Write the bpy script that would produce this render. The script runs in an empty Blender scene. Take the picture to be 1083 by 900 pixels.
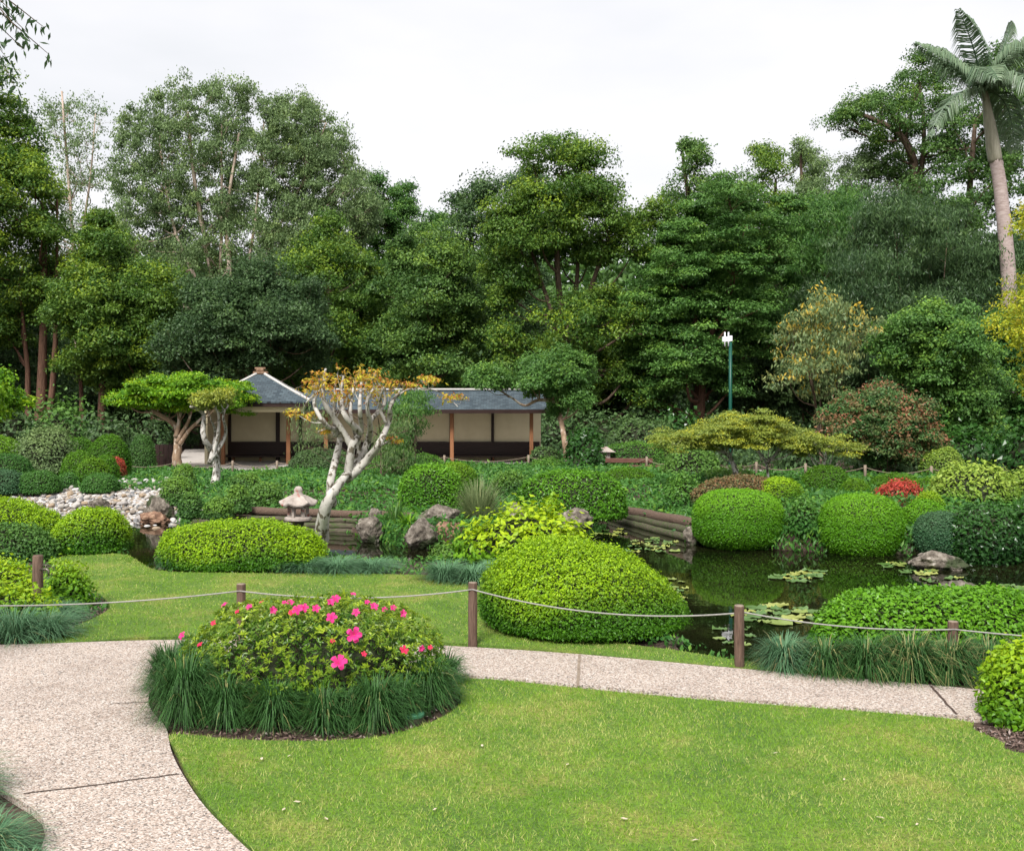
import bpy, bmesh, math, random
import numpy as np
from mathutils import Vector, noise as mnoise
from mathutils.geometry import delaunay_2d_cdt

# ------------------------------------------------------------------ camera, sky, sun, exposure
scene = bpy.context.scene
COL = scene.collection
F = 1050.0; CX = 541.5; HY = 425.0; EYE = 2.2      # focal length (photo px), horizon row, eye height
cam_d = bpy.data.cameras.new("camera"); cam = bpy.data.objects.new("camera", cam_d); COL.objects.link(cam)
cam.location = (0, 0, EYE); cam.rotation_euler = (math.radians(90), 0, 0)
cam_d.sensor_width = 36; cam_d.lens = 36 * F / 1083.0; cam_d.shift_y = -(450 - HY) / 1083.0
cam_d.clip_start = 0.1; cam_d.clip_end = 4000
scene.camera = cam
SUN_EL, SUN_AZ = math.radians(47), math.radians(198)   # azimuth clockwise from +Y
world = bpy.data.worlds.new("World"); scene.world = world; world.use_nodes = True
wt = world.node_tree; wt.nodes.clear()
wo = wt.nodes.new("ShaderNodeOutputWorld"); bg = wt.nodes.new("ShaderNodeBackground")
sky = wt.nodes.new("ShaderNodeTexSky"); sky.sky_type = 'NISHITA'; sky.sun_disc = False
sky.sun_elevation = SUN_EL; sky.sun_rotation = SUN_AZ; sky.air_density = 1.0; sky.dust_density = 3.0
tc = wt.nodes.new("ShaderNodeTexCoord"); mp = wt.nodes.new("ShaderNodeMapping"); mp.inputs['Scale'].default_value = (1, 1, 3)
nz = wt.nodes.new("ShaderNodeTexNoise"); nz.inputs['Scale'].default_value = 2.2; nz.inputs['Detail'].default_value = 5
cr = wt.nodes.new("ShaderNodeValToRGB")
cr.color_ramp.elements[0].position = .35; cr.color_ramp.elements[0].color = (4.45, 4.5, 4.62, 1)
cr.color_ramp.elements[1].position = .65; cr.color_ramp.elements[1].color = (5.3, 5.2, 5.3, 1)
mx = wt.nodes.new("ShaderNodeMixRGB"); mx.inputs[0].default_value = .93
wt.links.new(tc.outputs['Generated'], mp.inputs[0]); wt.links.new(mp.outputs[0], nz.inputs['Vector'])
wt.links.new(nz.outputs[0], cr.inputs[0]); wt.links.new(sky.outputs[0], mx.inputs[1]); wt.links.new(cr.outputs[0], mx.inputs[2])
wt.links.new(mx.outputs[0], bg.inputs[0]); bg.inputs[1].default_value = 0.11; wt.links.new(bg.outputs[0], wo.inputs[0])
sd = bpy.data.lights.new("sun", 'SUN'); so = bpy.data.objects.new("sun", sd); COL.objects.link(so)
sd.energy = 3.0; sd.angle = math.radians(18); sd.color = (1, .975, .94)
so.rotation_euler = (math.pi / 2 - SUN_EL, 0, math.pi - SUN_AZ)
scene.view_settings.view_transform = 'Standard'; scene.view_settings.look = 'None'
scene.view_settings.gamma = 1; scene.view_settings.exposure = 0.92; scene.view_settings.use_curve_mapping = False
scene.render.engine = 'CYCLES'
cy = scene.cycles
cy.max_bounces = 7; cy.diffuse_bounces = 5; cy.glossy_bounces = 2; cy.transmission_bounces = 3; cy.transparent_max_bounces = 4
cy.use_denoising = True; cy.use_adaptive_sampling = True; cy.adaptive_threshold = 0.02; cy.caustics_reflective = False; cy.caustics_refractive = False

# ------------------------------------------------------------------ helpers
RNG = np.random.default_rng(11)
def WX(px, d): return (px - CX) * d / F
def WZ(py, d): return EYE - (py - HY) * d / F
def G(px, py, z=0.0):
    d = (EYE - z) * F / (py - HY); return (WX(px, d), d)
def GP(pts, z=0.0): return [G(p[0], p[1], z if len(p) < 3 else p[2]) for p in pts]
def unit(v): return v / np.maximum(np.linalg.norm(v, axis=-1, keepdims=True), 1e-9)
def rdirs(n, r=None): return unit((r or RNG).normal(size=(n, 3)))
def smooth(e0, e1, x):
    t = np.clip((x - e0) / (e1 - e0), 0, 1); return t * t * (3 - 2 * t)
def lumps(P, s, ph=0.0):                       # smooth value noise from crossed waves, about -1..1
    x, y, z = P[:, 0] * s + ph, P[:, 1] * s + ph * 1.7, P[:, 2] * s - ph
    return (np.sin(x * 1.7 + 1.3 * np.sin(y * 1.1 + z)) + np.sin(y * 2.1 + 1.7 * np.sin(z * 1.3 - x * .7)) + np.sin(z * 1.9 + 1.1 * np.sin(x * 1.6 + y * .6))) / 3

def catmull(pts, n=6, closed=False):
    P = np.array(pts, float); m = len(P); out = []
    rng_ = range(m) if closed else range(m - 1)
    for i in rng_:
        if closed: a, b, c, d = P[(i - 1) % m], P[i], P[(i + 1) % m], P[(i + 2) % m]
        else: a, b, c, d = P[max(i - 1, 0)], P[i], P[i + 1], P[min(i + 2, m - 1)]
        for k in range(n):
            t = k / n
            out.append(.5 * ((2 * b) + (-a + c) * t + (2 * a - 5 * b + 4 * c - d) * t * t + (-a + 3 * b - 3 * c + d) * t ** 3))
    if not closed: out.append(P[-1])
    return np.array(out)
def inside(poly, x, y):
    poly = np.asarray(poly); c = np.zeros(len(x), bool); j = len(poly) - 1
    for i in range(len(poly)):
        xi, yi = poly[i][0], poly[i][1]; xj, yj = poly[j][0], poly[j][1]
        if yi != yj: c ^= ((yi > y) != (yj > y)) & (x < (xj - xi) * (y - yi) / (yj - yi) + xi)
        j = i
    return c
def edge_dist(poly, x, y):
    poly = np.asarray(poly)[:, :2]; D = np.full(len(x), 1e9); P = np.stack([x, y], 1)
    for i in range(len(poly)):
        a, b = poly[i], poly[(i + 1) % len(poly)]; ab = b - a
        t = np.clip(((P - a) @ ab) / max(ab @ ab, 1e-12), 0, 1)
        D = np.minimum(D, np.hypot(*(P - a - t[:, None] * ab).T))
    return D
def sdist(poly, x, y):
    d = edge_dist(poly, x, y); return np.where(inside(poly, x, y), -d, d)

class Geo:                                     # collects faces, builds ONE mesh
    def __init__(s): s.V = []; s.Q = []; s.T = []; s.n = 0; s.qm = []; s.tm = []; s.qa = []; s.ta = []
    def add(s, V, Q=None, T=None, mat=0, attr=None):
        V = np.asarray(V, float).reshape(-1, 3)
        for Fa, lst, ml, al, k in ((Q, s.Q, s.qm, s.qa, 4), (T, s.T, s.tm, s.ta, 3)):
            if Fa is not None and len(Fa):
                Fa = np.asarray(Fa, np.int64).reshape(-1, k); lst.append(Fa + s.n); ml.append(np.full(len(Fa), mat))
                al.append(np.zeros((len(Fa), 2)) if attr is None else np.broadcast_to(attr, (len(Fa), 2)))
        s.V.append(V); s.n += len(V); return s
    def mesh(s, name, mats, shade=False, origin=(0, 0, 0)):
        V = np.concatenate(s.V) - np.array(origin)
        Q = np.concatenate(s.Q) if s.Q else np.zeros((0, 4), np.int64); T = np.concatenate(s.T) if s.T else np.zeros((0, 3), np.int64)
        me = bpy.data.meshes.new(name); me.vertices.add(len(V)); me.vertices.foreach_set("co", V.astype(np.float32).ravel())
        nl = len(Q) * 4 + len(T) * 3; nf = len(Q) + len(T); me.loops.add(nl); me.polygons.add(nf)
        me.loops.foreach_set("vertex_index", np.concatenate([Q.ravel(), T.ravel()]).astype(np.int32))
        st = np.concatenate([np.arange(len(Q)) * 4, len(Q) * 4 + np.arange(len(T)) * 3]).astype(np.int32)
        me.polygons.foreach_set("loop_start", st)
        mi = np.concatenate([np.concatenate(s.qm) if s.qm else np.zeros(0), np.concatenate(s.tm) if s.tm else np.zeros(0)]).astype(np.int32)
        me.polygons.foreach_set("material_index", mi)
        me.polygons.foreach_set("use_smooth", np.full(nf, shade))
        A = np.concatenate([a for a in (s.qa + s.ta)]) if nf else np.zeros((0, 2))
        for k, nm in enumerate(("v", "t")):
            at = me.attributes.new(nm, 'FLOAT', 'FACE'); at.data.foreach_set("value", A[:, k].astype(np.float32))
        for m in (mats if isinstance(mats, (list, tuple)) else [mats]): me.materials.append(m)
        me.update(calc_edges=True); me.validate(); return me
    def obj(s, name, mats, parent=None, shade=False, origin=(0, 0, 0)):
        o = bpy.data.objects.new(name, s.mesh(name, mats, shade, origin)); COL.objects.link(o)
        if parent is not None: o.parent = parent
        else: o.location = origin
        return o
def tag(o, label=None, cat=None, group=None, kind=None):
    if label: o['label'] = label
    if cat: o['category'] = cat
    if group: o['group'] = group
    if kind: o['kind'] = kind
    return o
def thing(name, label, cat, loc, group=None):
    o = bpy.data.objects.new(name, None); COL.objects.link(o); o.location = loc; o.empty_display_size = .2
    return tag(o, label, cat, group)

def tube(g, path, rad, sides=8, mat=0, cap=True, bump=0.0):
    P = np.array(path, float); n = len(P); R = np.broadcast_to(np.asarray(rad, float), (n,))
    T = unit(np.gradient(P, axis=0)); ref = np.array([0.31, 0.93, 0.2]);
    A = unit(np.cross(T, ref)); B = np.cross(T, A)
    th = np.arange(sides) * 2 * math.pi / sides
    rr = np.repeat(R[:, None], sides, 1)
    if bump: rr = rr * (1 + bump * np.sin(th[None] * 3 + np.arange(n)[:, None] * .7) * .6 + bump * RNG.normal(size=(n, sides)) * .5)
    V = P[:, None] + rr[..., None] * (A[:, None] * np.cos(th)[None, :, None] + B[:, None] * np.sin(th)[None, :, None])
    i = np.arange(n - 1)[:, None] * sides; j = np.arange(sides)[None]; k = (j + 1) % sides
    Q = np.stack([i + j, i + k, i + sides + k, i + sides + j], -1).reshape(-1, 4)
    V = V.reshape(-1, 3); Tn = None
    if cap:
        V = np.concatenate([V, P[:1], P[-1:]]); a = n * sides
        Tn = [(a, (q + 1) % sides, q) for q in range(sides)] + [(a + 1, (n - 1) * sides + q, (n - 1) * sides + (q + 1) % sides) for q in range(sides)]
    g.add(V, Q, Tn, mat); return g
def box(g, c, s, mat=0, rz=0.0, bev=0.0):
    c = np.array(c, float); s = np.array(s, float) / 2
    if bev > 0:
        bm = bmesh.new(); bmesh.ops.create_cube(bm, size=1)
        for v in bm.verts: v.co = Vector((v.co.x * 2 * s[0], v.co.y * 2 * s[1], v.co.z * 2 * s[2]))
        bmesh.ops.bevel(bm, geom=bm.edges[:], offset=bev, segments=1, affect='EDGES')
        V = np.array([v.co[:] for v in bm.verts]); bm.verts.index_update()
        Q = [[v.index for v in f.verts] for f in bm.faces if len(f.verts) == 4]; T = [[v.index for v in f.verts] for f in bm.faces if len(f.verts) == 3]
        bm.free()
    else:
        V = np.array([(x, y, z) for x in (-1, 1) for y in (-1, 1) for z in (-1, 1)]) * s
        Q = [(0, 1, 3, 2), (4, 6, 7, 5), (0, 4, 5, 1), (2, 3, 7, 6), (0, 2, 6, 4), (1, 5, 7, 3)]; T = None
    ca, sa = math.cos(rz), math.sin(rz)
    V = np.stack([V[:, 0] * ca - V[:, 1] * sa, V[:, 0] * sa + V[:, 1] * ca, V[:, 2]], 1) + c
    g.add(V, Q, T, mat); return g
def lathe(g, prof, c=(0, 0, 0), sides=24, mat=0, poly=None):
    prof = np.array(prof, float); n = len(prof); th = np.arange(sides) * 2 * math.pi / sides
    V = np.stack([prof[:, 0][:, None] * np.cos(th), prof[:, 0][:, None] * np.sin(th), np.repeat(prof[:, 1][:, None], sides, 1)], -1).reshape(-1, 3) + np.array(c)
    i = np.arange(n - 1)[:, None] * sides; j = np.arange(sides)[None]; k = (j + 1) % sides
    g.add(V, np.stack([i + j, i + k, i + sides + k, i + sides + j], -1).reshape(-1, 4), None, mat); return g

def leaves(g, P, N, L, W, v, t, mat=0, droop=0.0, axis=None, fold=.25, rng=None):
    n = len(P); N = unit(N)
    R = rdirs(n) if axis is None else axis + rdirs(n) * .35
    a = R - N * np.sum(R * N, 1, keepdims=True); a[:, 2] -= droop; a = unit(a); b = unit(np.cross(N, a))
    L = np.broadcast_to(L, (n,))[:, None]; W = np.broadcast_to(W, (n,))[:, None]
    c = np.cross(a, b)
    V = np.stack([P, P + a * L * .45 + b * W * .5 - c * W * fold, P + a * L - c * L * .12, P + a * L * .45 - b * W * .5 - c * W * fold], 1).reshape(-1, 3)
    g.add(V, np.arange(n * 4).reshape(-1, 4), None, mat, np.stack([v, t], 1)); return g

# ------------------------------------------------------------------ materials
def mat_new(name):
    m = bpy.data.materials.new(name); m.use_nodes = True; nt = m.node_tree; nt.nodes.clear()
    out = nt.nodes.new("ShaderNodeOutputMaterial"); return m, nt, out
def N_(nt, t, **kw):
    n = nt.nodes.new(t)
    for k, v in kw.items():
        if k in n.inputs: n.inputs[k].default_value = v
        else: setattr(n, k, v)
    return n
def rgb(c): return (c[0], c[1], c[2], 1)
def ramp(nt, cols, fac):
    r = nt.nodes.new("ShaderNodeValToRGB"); e = r.color_ramp.elements
    while len(e) < len(cols): e.new(.5)
    for k, (p, c) in enumerate(cols): e[k].position = p; e[k].color = rgb(c)
    nt.links.new(fac, r.inputs[0]); return r.outputs[0]
def leaf_mat(name, a, b, tip, rough=.45, tr=.36, spec=.3):
    m, nt, out = mat_new(name)
    av = N_(nt, "ShaderNodeAttribute", attribute_name="v"); at = N_(nt, "ShaderNodeAttribute", attribute_name="t")
    m1 = N_(nt, "ShaderNodeMixRGB"); m1.inputs[1].default_value = rgb(a); m1.inputs[2].default_value = rgb(b)
    m2 = N_(nt, "ShaderNodeMixRGB"); m2.inputs[2].default_value = rgb(tip)
    nt.links.new(av.outputs['Fac'], m1.inputs[0]); nt.links.new(m1.outputs[0], m2.inputs[1]); nt.links.new(at.outputs['Fac'], m2.inputs[0])
    p = N_(nt, "ShaderNodeBsdfPrincipled", Roughness=rough); p.inputs['Specular IOR Level'].default_value = spec
    t_ = N_(nt, "ShaderNodeBsdfTranslucent"); mx_ = N_(nt, "ShaderNodeMixShader"); mx_.inputs[0].default_value = tr
    nt.links.new(m2.outputs[0], p.inputs['Base Color']); nt.links.new(m2.outputs[0], t_.inputs[0])
    nt.links.new(p.outputs[0], mx_.inputs[1]); nt.links.new(t_.outputs[0], mx_.inputs[2]); nt.links.new(mx_.outputs[0], out.inputs[0]); return m
def noise_mat(name, cols, scale=8, detail=6, rough=.85, bump=.3, bdist=.02, stretch=(1, 1, 1), spec=.3, scale2=None, cols2=None, fac2=(.5, .6), metallic=0):
    m, nt, out = mat_new(name)
    tc = N_(nt, "ShaderNodeTexCoord"); mp = N_(nt, "ShaderNodeMapping"); mp.inputs['Scale'].default_value = stretch
    nt.links.new(tc.outputs['Object'], mp.inputs[0])
    n = N_(nt, "ShaderNodeTexNoise", Scale=scale, Detail=detail, Roughness=.65); nt.links.new(mp.outputs[0], n.inputs['Vector'])
    c = ramp(nt, cols, n.outputs[0]); p = N_(nt, "ShaderNodeBsdfPrincipled", Roughness=rough, Metallic=metallic); p.inputs['Specular IOR Level'].default_value = spec
    if cols2 is not None:
        n2 = N_(nt, "ShaderNodeTexNoise", Scale=scale2, Detail=4); nt.links.new(mp.outputs[0], n2.inputs['Vector'])
        f = ramp(nt, [(fac2[0], (0, 0, 0)), (fac2[1], (1, 1, 1))], n2.outputs[0])
        mm = N_(nt, "ShaderNodeMixRGB"); mm.inputs[2].default_value = rgb(cols2); nt.links.new(f, mm.inputs[0]); nt.links.new(c, mm.inputs[1]); c = mm.outputs[0]
    nt.links.new(c, p.inputs['Base Color'])
    b = N_(nt, "ShaderNodeBump", Strength=bump, Distance=bdist); nt.links.new(n.outputs[0], b.inputs['Height']); nt.links.new(b.outputs[0], p.inputs['Normal'])
    nt.links.new(p.outputs[0], out.inputs[0]); return m

M = {}
# foliage: dark, light, young growth (for hedges also the painted lit top)
M['dome'] = leaf_mat("box hedge leaves", (.032, .115, .006), (.090, .250, .010), (.34, .53, .010))
M['ball'] = leaf_mat("fine clipped leaves", (.055, .185, .006), (.110, .300, .008), (.19, .42, .008), tr=.25)
M['lime'] = leaf_mat("lime leaves", (.07, .20, .012), (.19, .40, .015), (.42, .56, .012))
M['hedge'] = leaf_mat("broad hedge leaves", (.040, .140, .012), (.115, .31, .016), (.19, .42, .018), rough=.35)
M['mid'] = leaf_mat("mid green leaves", (.042, .120, .026), (.110, .240, .050), (.20, .36, .04))
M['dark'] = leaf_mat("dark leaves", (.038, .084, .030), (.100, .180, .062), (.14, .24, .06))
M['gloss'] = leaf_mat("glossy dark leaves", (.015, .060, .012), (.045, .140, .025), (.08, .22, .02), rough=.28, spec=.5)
M['grey'] = leaf_mat("grey green leaves", (.10, .165, .060), (.22, .32, .125), (.30, .40, .11))
M['silver'] = leaf_mat("blue green small leaves", (.035, .110, .045), (.095, .210, .090), (.12, .2, .08))
M['tips'] = leaf_mat("evergreen leaves with young tips", (.046, .118, .019), (.130, .238, .036), (.31, .43, .03))
M['forest'] = leaf_mat("forest leaves", (.050, .120, .027), (.132, .248, .055), (.26, .40, .05))
M['bright'] = leaf_mat("bright tree leaves", (.050, .130, .026), (.130, .275, .055), (.25, .42, .05))
M['variegated'] = leaf_mat("variegated leaves", (.05, .14, .015), (.14, .28, .03), (.36, .48, .07))
M['bronze'] = leaf_mat("green leaves with bronze growth", (.04, .11, .03), (.11, .22, .06), (.34, .15, .08))
M['yellowleaf'] = leaf_mat("yellowing leaves", (.09, .15, .05), (.24, .32, .13), (.60, .42, .05))
M['maple'] = leaf_mat("olive yellow fine leaves", (.15, .21, .04), (.30, .37, .06), (.50, .50, .04))
M['orange'] = leaf_mat("orange and yellow leaves", (.48, .46, .03), (.50, .24, .03), (.40, .12, .04))
M['gold'] = leaf_mat("golden leaves", (.25, .34, .03), (.48, .50, .03), (.60, .46, .03))
M['redleaf'] = leaf_mat("red leaves", (.06, .09, .02), (.32, .05, .03), (.55, .07, .05))
M['mondo'] = leaf_mat("strap leaves dark", (.022, .072, .016), (.066, .165, .042), (.32, .30, .12), rough=.5, tr=.2, spec=.2)
M['mondoblue'] = leaf_mat("strap leaves blue green", (.055, .140, .065), (.15, .29, .145), (.30, .26, .12), rough=.5, tr=.2, spec=.2)
M['reed'] = leaf_mat("reed stems", (.16, .22, .09), (.28, .34, .15), (.36, .36, .18))
M['cover'] = leaf_mat("ground cover leaves", (.035, .125, .022), (.090, .240, .040), (.16, .32, .03))
M['palm'] = leaf_mat("palm leaflets", (.09, .17, .09), (.22, .32, .19), (.34, .38, .22), rough=.35, spec=.5)
M['azalea'] = leaf_mat("azalea leaves", (.040, .120, .012), (.14, .28, .022), (.38, .50, .03), rough=.35, spec=.5)
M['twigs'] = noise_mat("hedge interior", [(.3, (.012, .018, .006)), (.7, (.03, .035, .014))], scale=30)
M['grassblade'] = leaf_mat("grass blades", (.095, .235, .012), (.235, .400, .030), (.58, .55, .20), rough=.5, tr=.3)
M['bark'] = noise_mat("brown bark", [(.3, (.05, .035, .025)), (.7, (.17, .115, .08))], scale=6, stretch=(3, 3, .6), bump=.7, bdist=.05)
M['redbark'] = noise_mat("red brown bark", [(.3, (.055, .028, .018)), (.7, (.18, .095, .06))], scale=5, stretch=(3, 3, .4), bump=.8, bdist=.06)
M['palebark'] = noise_mat("pale smooth bark", [(.3, (.34, .25, .19)), (.7, (.58, .47, .39))], scale=2, stretch=(2, 2, .5), bump=.3, scale2=1.5, cols2=(.22, .15, .10), fac2=(.5, .64))
M['tanbark'] = noise_mat("tan mottled bark", [(.3, (.16, .10, .06)), (.7, (.36, .25, .17))], scale=5, stretch=(2, 2, .8), bump=.4, scale2=4, cols2=(.50, .42, .34), fac2=(.55, .62))
M['whitebark'] = noise_mat("white flaking bark", [(.3, (.30, .28, .25)), (.7, (.54, .515, .47))], scale=5, stretch=(1, 1, .6), bump=.5, bdist=.03, scale2=15, cols2=(.10, .085, .06), fac2=(.53, .60))
M['palmbark'] = noise_mat("palm trunk", [(.3, (.24, .18, .16)), (.7, (.46, .38, .35))], scale=4, stretch=(1, 1, 3), bump=.5)
M['shaft'] = noise_mat("palm crownshaft", [(.3, (.20, .19, .13)), (.7, (.36, .34, .26))], scale=3, stretch=(4, 4, .5), rough=.5)
M['post'] = noise_mat("weathered timber post", [(.3, (.055, .032, .022)), (.7, (.17, .11, .08))], scale=9, stretch=(6, 6, .7), bump=.8, bdist=.01)
M['posttop'] = noise_mat("sawn post end", [(.3, (.16, .12, .09)), (.7, (.30, .24, .18))], scale=20, bump=.5, bdist=.006)
M['rope'] = noise_mat("grey rope", [(.3, (.22, .21, .195)), (.7, (.36, .345, .32))], scale=60, bump=.6, bdist=.004)
M['timber'] = noise_mat("orange stained timber", [(.3, (.17, .070, .03)), (.7, (.30, .135, .06))], scale=5, stretch=(8, 8, .6), rough=.6, bump=.3)
M['darktimber'] = noise_mat("dark bench timber", [(.3, (.014, .006, .005)), (.7, (.034, .015, .011))], scale=5, stretch=(.6, 8, 8), rough=.5, bump=.2)
M['cream'] = noise_mat("cream rendered wall", [(.25, (.68, .58, .38)), (.75, (.78, .68, .47))], scale=3, bump=.15)
M['mortar'] = noise_mat("pale mortar", [(.3, (.42, .40, .37)), (.7, (.56, .53, .50))], scale=20)
M['rust'] = noise_mat("terracotta ridge cap", [(.3, (.13, .07, .04)), (.7, (.26, .17, .11))], scale=10, bump=.5)
M['stone'] = noise_mat("lantern stone", [(.3, (.24, .20, .17)), (.7, (.44, .385, .34))], scale=9, bump=.6, bdist=.02, scale2=6, cols2=(.30, .10, .08), fac2=(.60, .68))
M['rock'] = noise_mat("brown garden rock", [(.32, (.035, .028, .024)), (.45, (.11, .092, .072)), (.58, (.22, .19, .155)), (.70, (.42, .38, .33))], scale=9, detail=12, bump=1, bdist=.05, scale2=3.5, cols2=(.045, .06, .025), fac2=(.52, .60))
M['orangerock'] = noise_mat("orange brown rock", [(.32, (.05, .03, .02)), (.5, (.20, .11, .07)), (.7, (.40, .27, .18))], scale=9, detail=12, bump=.9, bdist=.05)
M['coir'] = noise_mat("coir log", [(.3, (.07, .045, .032)), (.7, (.20, .135, .10))], scale=60, bump=1, bdist=.03, rough=1)
M['log'] = noise_mat("mossy timber log", [(.3, (.035, .03, .02)), (.7, (.13, .11, .075))], scale=6, stretch=(.7, 5, 5), bump=.6, scale2=5, cols2=(.05, .08, .02))
M['sleeper'] = noise_mat("red brown timber sleeper", [(.3, (.07, .028, .02)), (.7, (.17, .08, .06))], scale=6, stretch=(.8, 8, 8), bump=.6)
M['lily'] = leaf_mat("lily pad", (.055, .13, .025), (.16, .26, .07), (.34, .36, .08), rough=.3, tr=.05, spec=.5)
M['greenmetal'] = noise_mat("green painted steel", [(.3, (.004, .055, .038)), (.7, (.006, .075, .050))], scale=4, rough=.4, bump=.02)
M['whitemetal'] = noise_mat("white plastic", [(.3, (.78, .78, .80)), (.7, (.82, .82, .84))], scale=4, rough=.4, bump=.02)
M['greenplastic'] = noise_mat("green plastic lid", [(.3, (.03, .12, .06)), (.7, (.05, .17, .09))], scale=9, rough=.5, bump=.05)
M['brass'] = noise_mat("dull brass", [(.3, (.10, .09, .07)), (.7, (.22, .20, .16))], scale=30, rough=.4, metallic=.7, bump=.1)
M['petal'] = leaf_mat("pink petals", (.66, .02, .16), (.80, .05, .28), (.78, .03, .10), rough=.6, tr=.35)
M['deadleaf'] = noise_mat("dry fallen leaf", [(.3, (.42, .34, .24)), (.7, (.62, .54, .42))], scale=30, bump=.1)

def roof_mat():
    m, nt, out = mat_new("dark blue grey roof shingles"); tc = N_(nt, "ShaderNodeTexCoord")
    br = N_(nt, "ShaderNodeTexBrick"); br.inputs['Scale'].default_value = 3.2; br.inputs['Mortar Size'].default_value = .02
    br.inputs['Color1'].default_value = rgb((.024, .040, .052)); br.inputs['Color2'].default_value = rgb((.060, .085, .100)); br.inputs['Mortar'].default_value = rgb((.012, .018, .024))
    br.inputs['Brick Width'].default_value = .6; br.inputs['Row Height'].default_value = .35
    nt.links.new(tc.outputs['Object'], br.inputs['Vector'])
    n = N_(nt, "ShaderNodeTexNoise", Scale=2.5, Detail=5); nt.links.new(tc.outputs['Object'], n.inputs['Vector'])
    mm = N_(nt, "ShaderNodeMixRGB", blend_type='MULTIPLY'); mm.inputs[0].default_value = .6
    nt.links.new(br.outputs[0], mm.inputs[1]); nt.links.new(ramp(nt, [(.3, (.6, .6, .6)), (.7, (1.25, 1.25, 1.2))], n.outputs[0]), mm.inputs[2])
    p = N_(nt, "ShaderNodeBsdfPrincipled", Roughness=.75); nt.links.new(mm.outputs[0], p.inputs['Base Color'])
    b = N_(nt, "ShaderNodeBump", Strength=.4, Distance=.02); nt.links.new(br.outputs[1], b.inputs['Height']); b.invert = True; nt.links.new(b.outputs[0], p.inputs['Normal'])
    nt.links.new(p.outputs[0], out.inputs[0]); return m
M['roof'] = roof_mat()
def aggregate_mat(name, tint=(.93, .945, .93), scale=105):
    m, nt, out = mat_new(name); tc = N_(nt, "ShaderNodeTexCoord")
    v = N_(nt, "ShaderNodeTexVoronoi", Scale=scale); nt.links.new(tc.outputs['Object'], v.inputs['Vector'])
    sep = N_(nt, "ShaderNodeSeparateColor"); nt.links.new(v.outputs['Color'], sep.inputs[0])
    T = lambda c: tuple(c[i] * tint[i] for i in range(3))
    c = ramp(nt, [(0, T((.10, .085, .08))), (.10, T((.18, .15, .13))), (.20, T((.29, .215, .175))), (.5, T((.43, .34, .285))), (.8, T((.51, .43, .38))), (1, T((.62, .57, .53)))], sep.outputs[0])
    n = N_(nt, "ShaderNodeTexNoise", Scale=1.3, Detail=7, Roughness=.7); nt.links.new(tc.outputs['Object'], n.inputs['Vector'])
    mm = N_(nt, "ShaderNodeMixRGB", blend_type='MULTIPLY'); mm.inputs[0].default_value = .8
    nt.links.new(c, mm.inputs[1]); nt.links.new(ramp(nt, [(.25, (.72, .68, .66)), (.5, (1, 1, 1)), (.75, (1.08, 1.06, 1.04))], n.outputs[0]), mm.inputs[2])
    p = N_(nt, "ShaderNodeBsdfPrincipled", Roughness=.8); nt.links.new(mm.outputs[0], p.inputs['Base Color'])
    b = N_(nt, "ShaderNodeBump", Strength=.7, Distance=.004); b.invert = True; nt.links.new(v.outputs['Distance'], b.inputs['Height']); nt.links.new(b.outputs[0], p.inputs['Normal'])
    nt.links.new(p.outputs[0], out.inputs[0]); return m
M['path'] = aggregate_mat("exposed aggregate concrete")
M['concrete'] = noise_mat("plain concrete path", [(.3, (.34, .30, .27)), (.7, (.48, .44, .40))], scale=3, bump=.2)
def lawn_mat():
    m, nt, out = mat_new("lawn turf"); tc = N_(nt, "ShaderNodeTexCoord")
    n1 = N_(nt, "ShaderNodeTexNoise", Scale=1.1, Detail=8, Roughness=.7); n2 = N_(nt, "ShaderNodeTexNoise", Scale=55, Detail=4)
    for n in (n1, n2): nt.links.new(tc.outputs['Object'], n.inputs['Vector'])
    c1 = ramp(nt, [(.35, (.055, .125, .011)), (.5, (.10, .18, .018)), (.62, (.20, .22, .045))], n1.outputs[0])
    mm = N_(nt, "ShaderNodeMixRGB", blend_type='MULTIPLY'); mm.inputs[0].default_value = .9
    nt.links.new(c1, mm.inputs[1]); nt.links.new(ramp(nt, [(.3, (.5, .5, .5)), (.7, (1.4, 1.35, 1.2))], n2.outputs[0]), mm.inputs[2])
    p = N_(nt, "ShaderNodeBsdfPrincipled", Roughness=.9); nt.links.new(mm.outputs[0], p.inputs['Base Color'])
    b = N_(nt, "ShaderNodeBump", Strength=.8, Distance=.02); nt.links.new(n2.outputs[0], b.inputs['Height']); nt.links.new(b.outputs[0], p.inputs['Normal'])
    nt.links.new(p.outputs[0], out.inputs[0]); return m
M['lawn'] = lawn_mat()
M['soil'] = noise_mat("mulched soil", [(.3, (.03, .020, .014)), (.55, (.085, .055, .042)), (.75, (.17, .12, .10))], scale=22, detail=8, bump=1, bdist=.03)
def water_mat():
    m, nt, out = mat_new("dark pond water"); tc = N_(nt, "ShaderNodeTexCoord")
    p = N_(nt, "ShaderNodeBsdfPrincipled", Roughness=.015, IOR=1.33); 
    n0 = N_(nt, "ShaderNodeTexNoise", Scale=.8, Detail=5); nt.links.new(tc.outputs['Object'], n0.inputs['Vector'])
    nt.links.new(ramp(nt, [(.35, (.004, .006, .002)), (.7, (.013, .013, .005))], n0.outputs[0]), p.inputs['Base Color'])
    p.inputs['Specular IOR Level'].default_value = .75
    n = N_(nt, "ShaderNodeTexNoise", Scale=3.5, Detail=3); nt.links.new(tc.outputs['Object'], n.inputs['Vector'])
    b = N_(nt, "ShaderNodeBump", Strength=.025, Distance=.05); nt.links.new(n.outputs[0], b.inputs['Height']); nt.links.new(b.outputs[0], p.inputs['Normal'])
    nt.links.new(p.outputs[0], out.inputs[0]); return m
M['water'] = water_mat()
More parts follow.
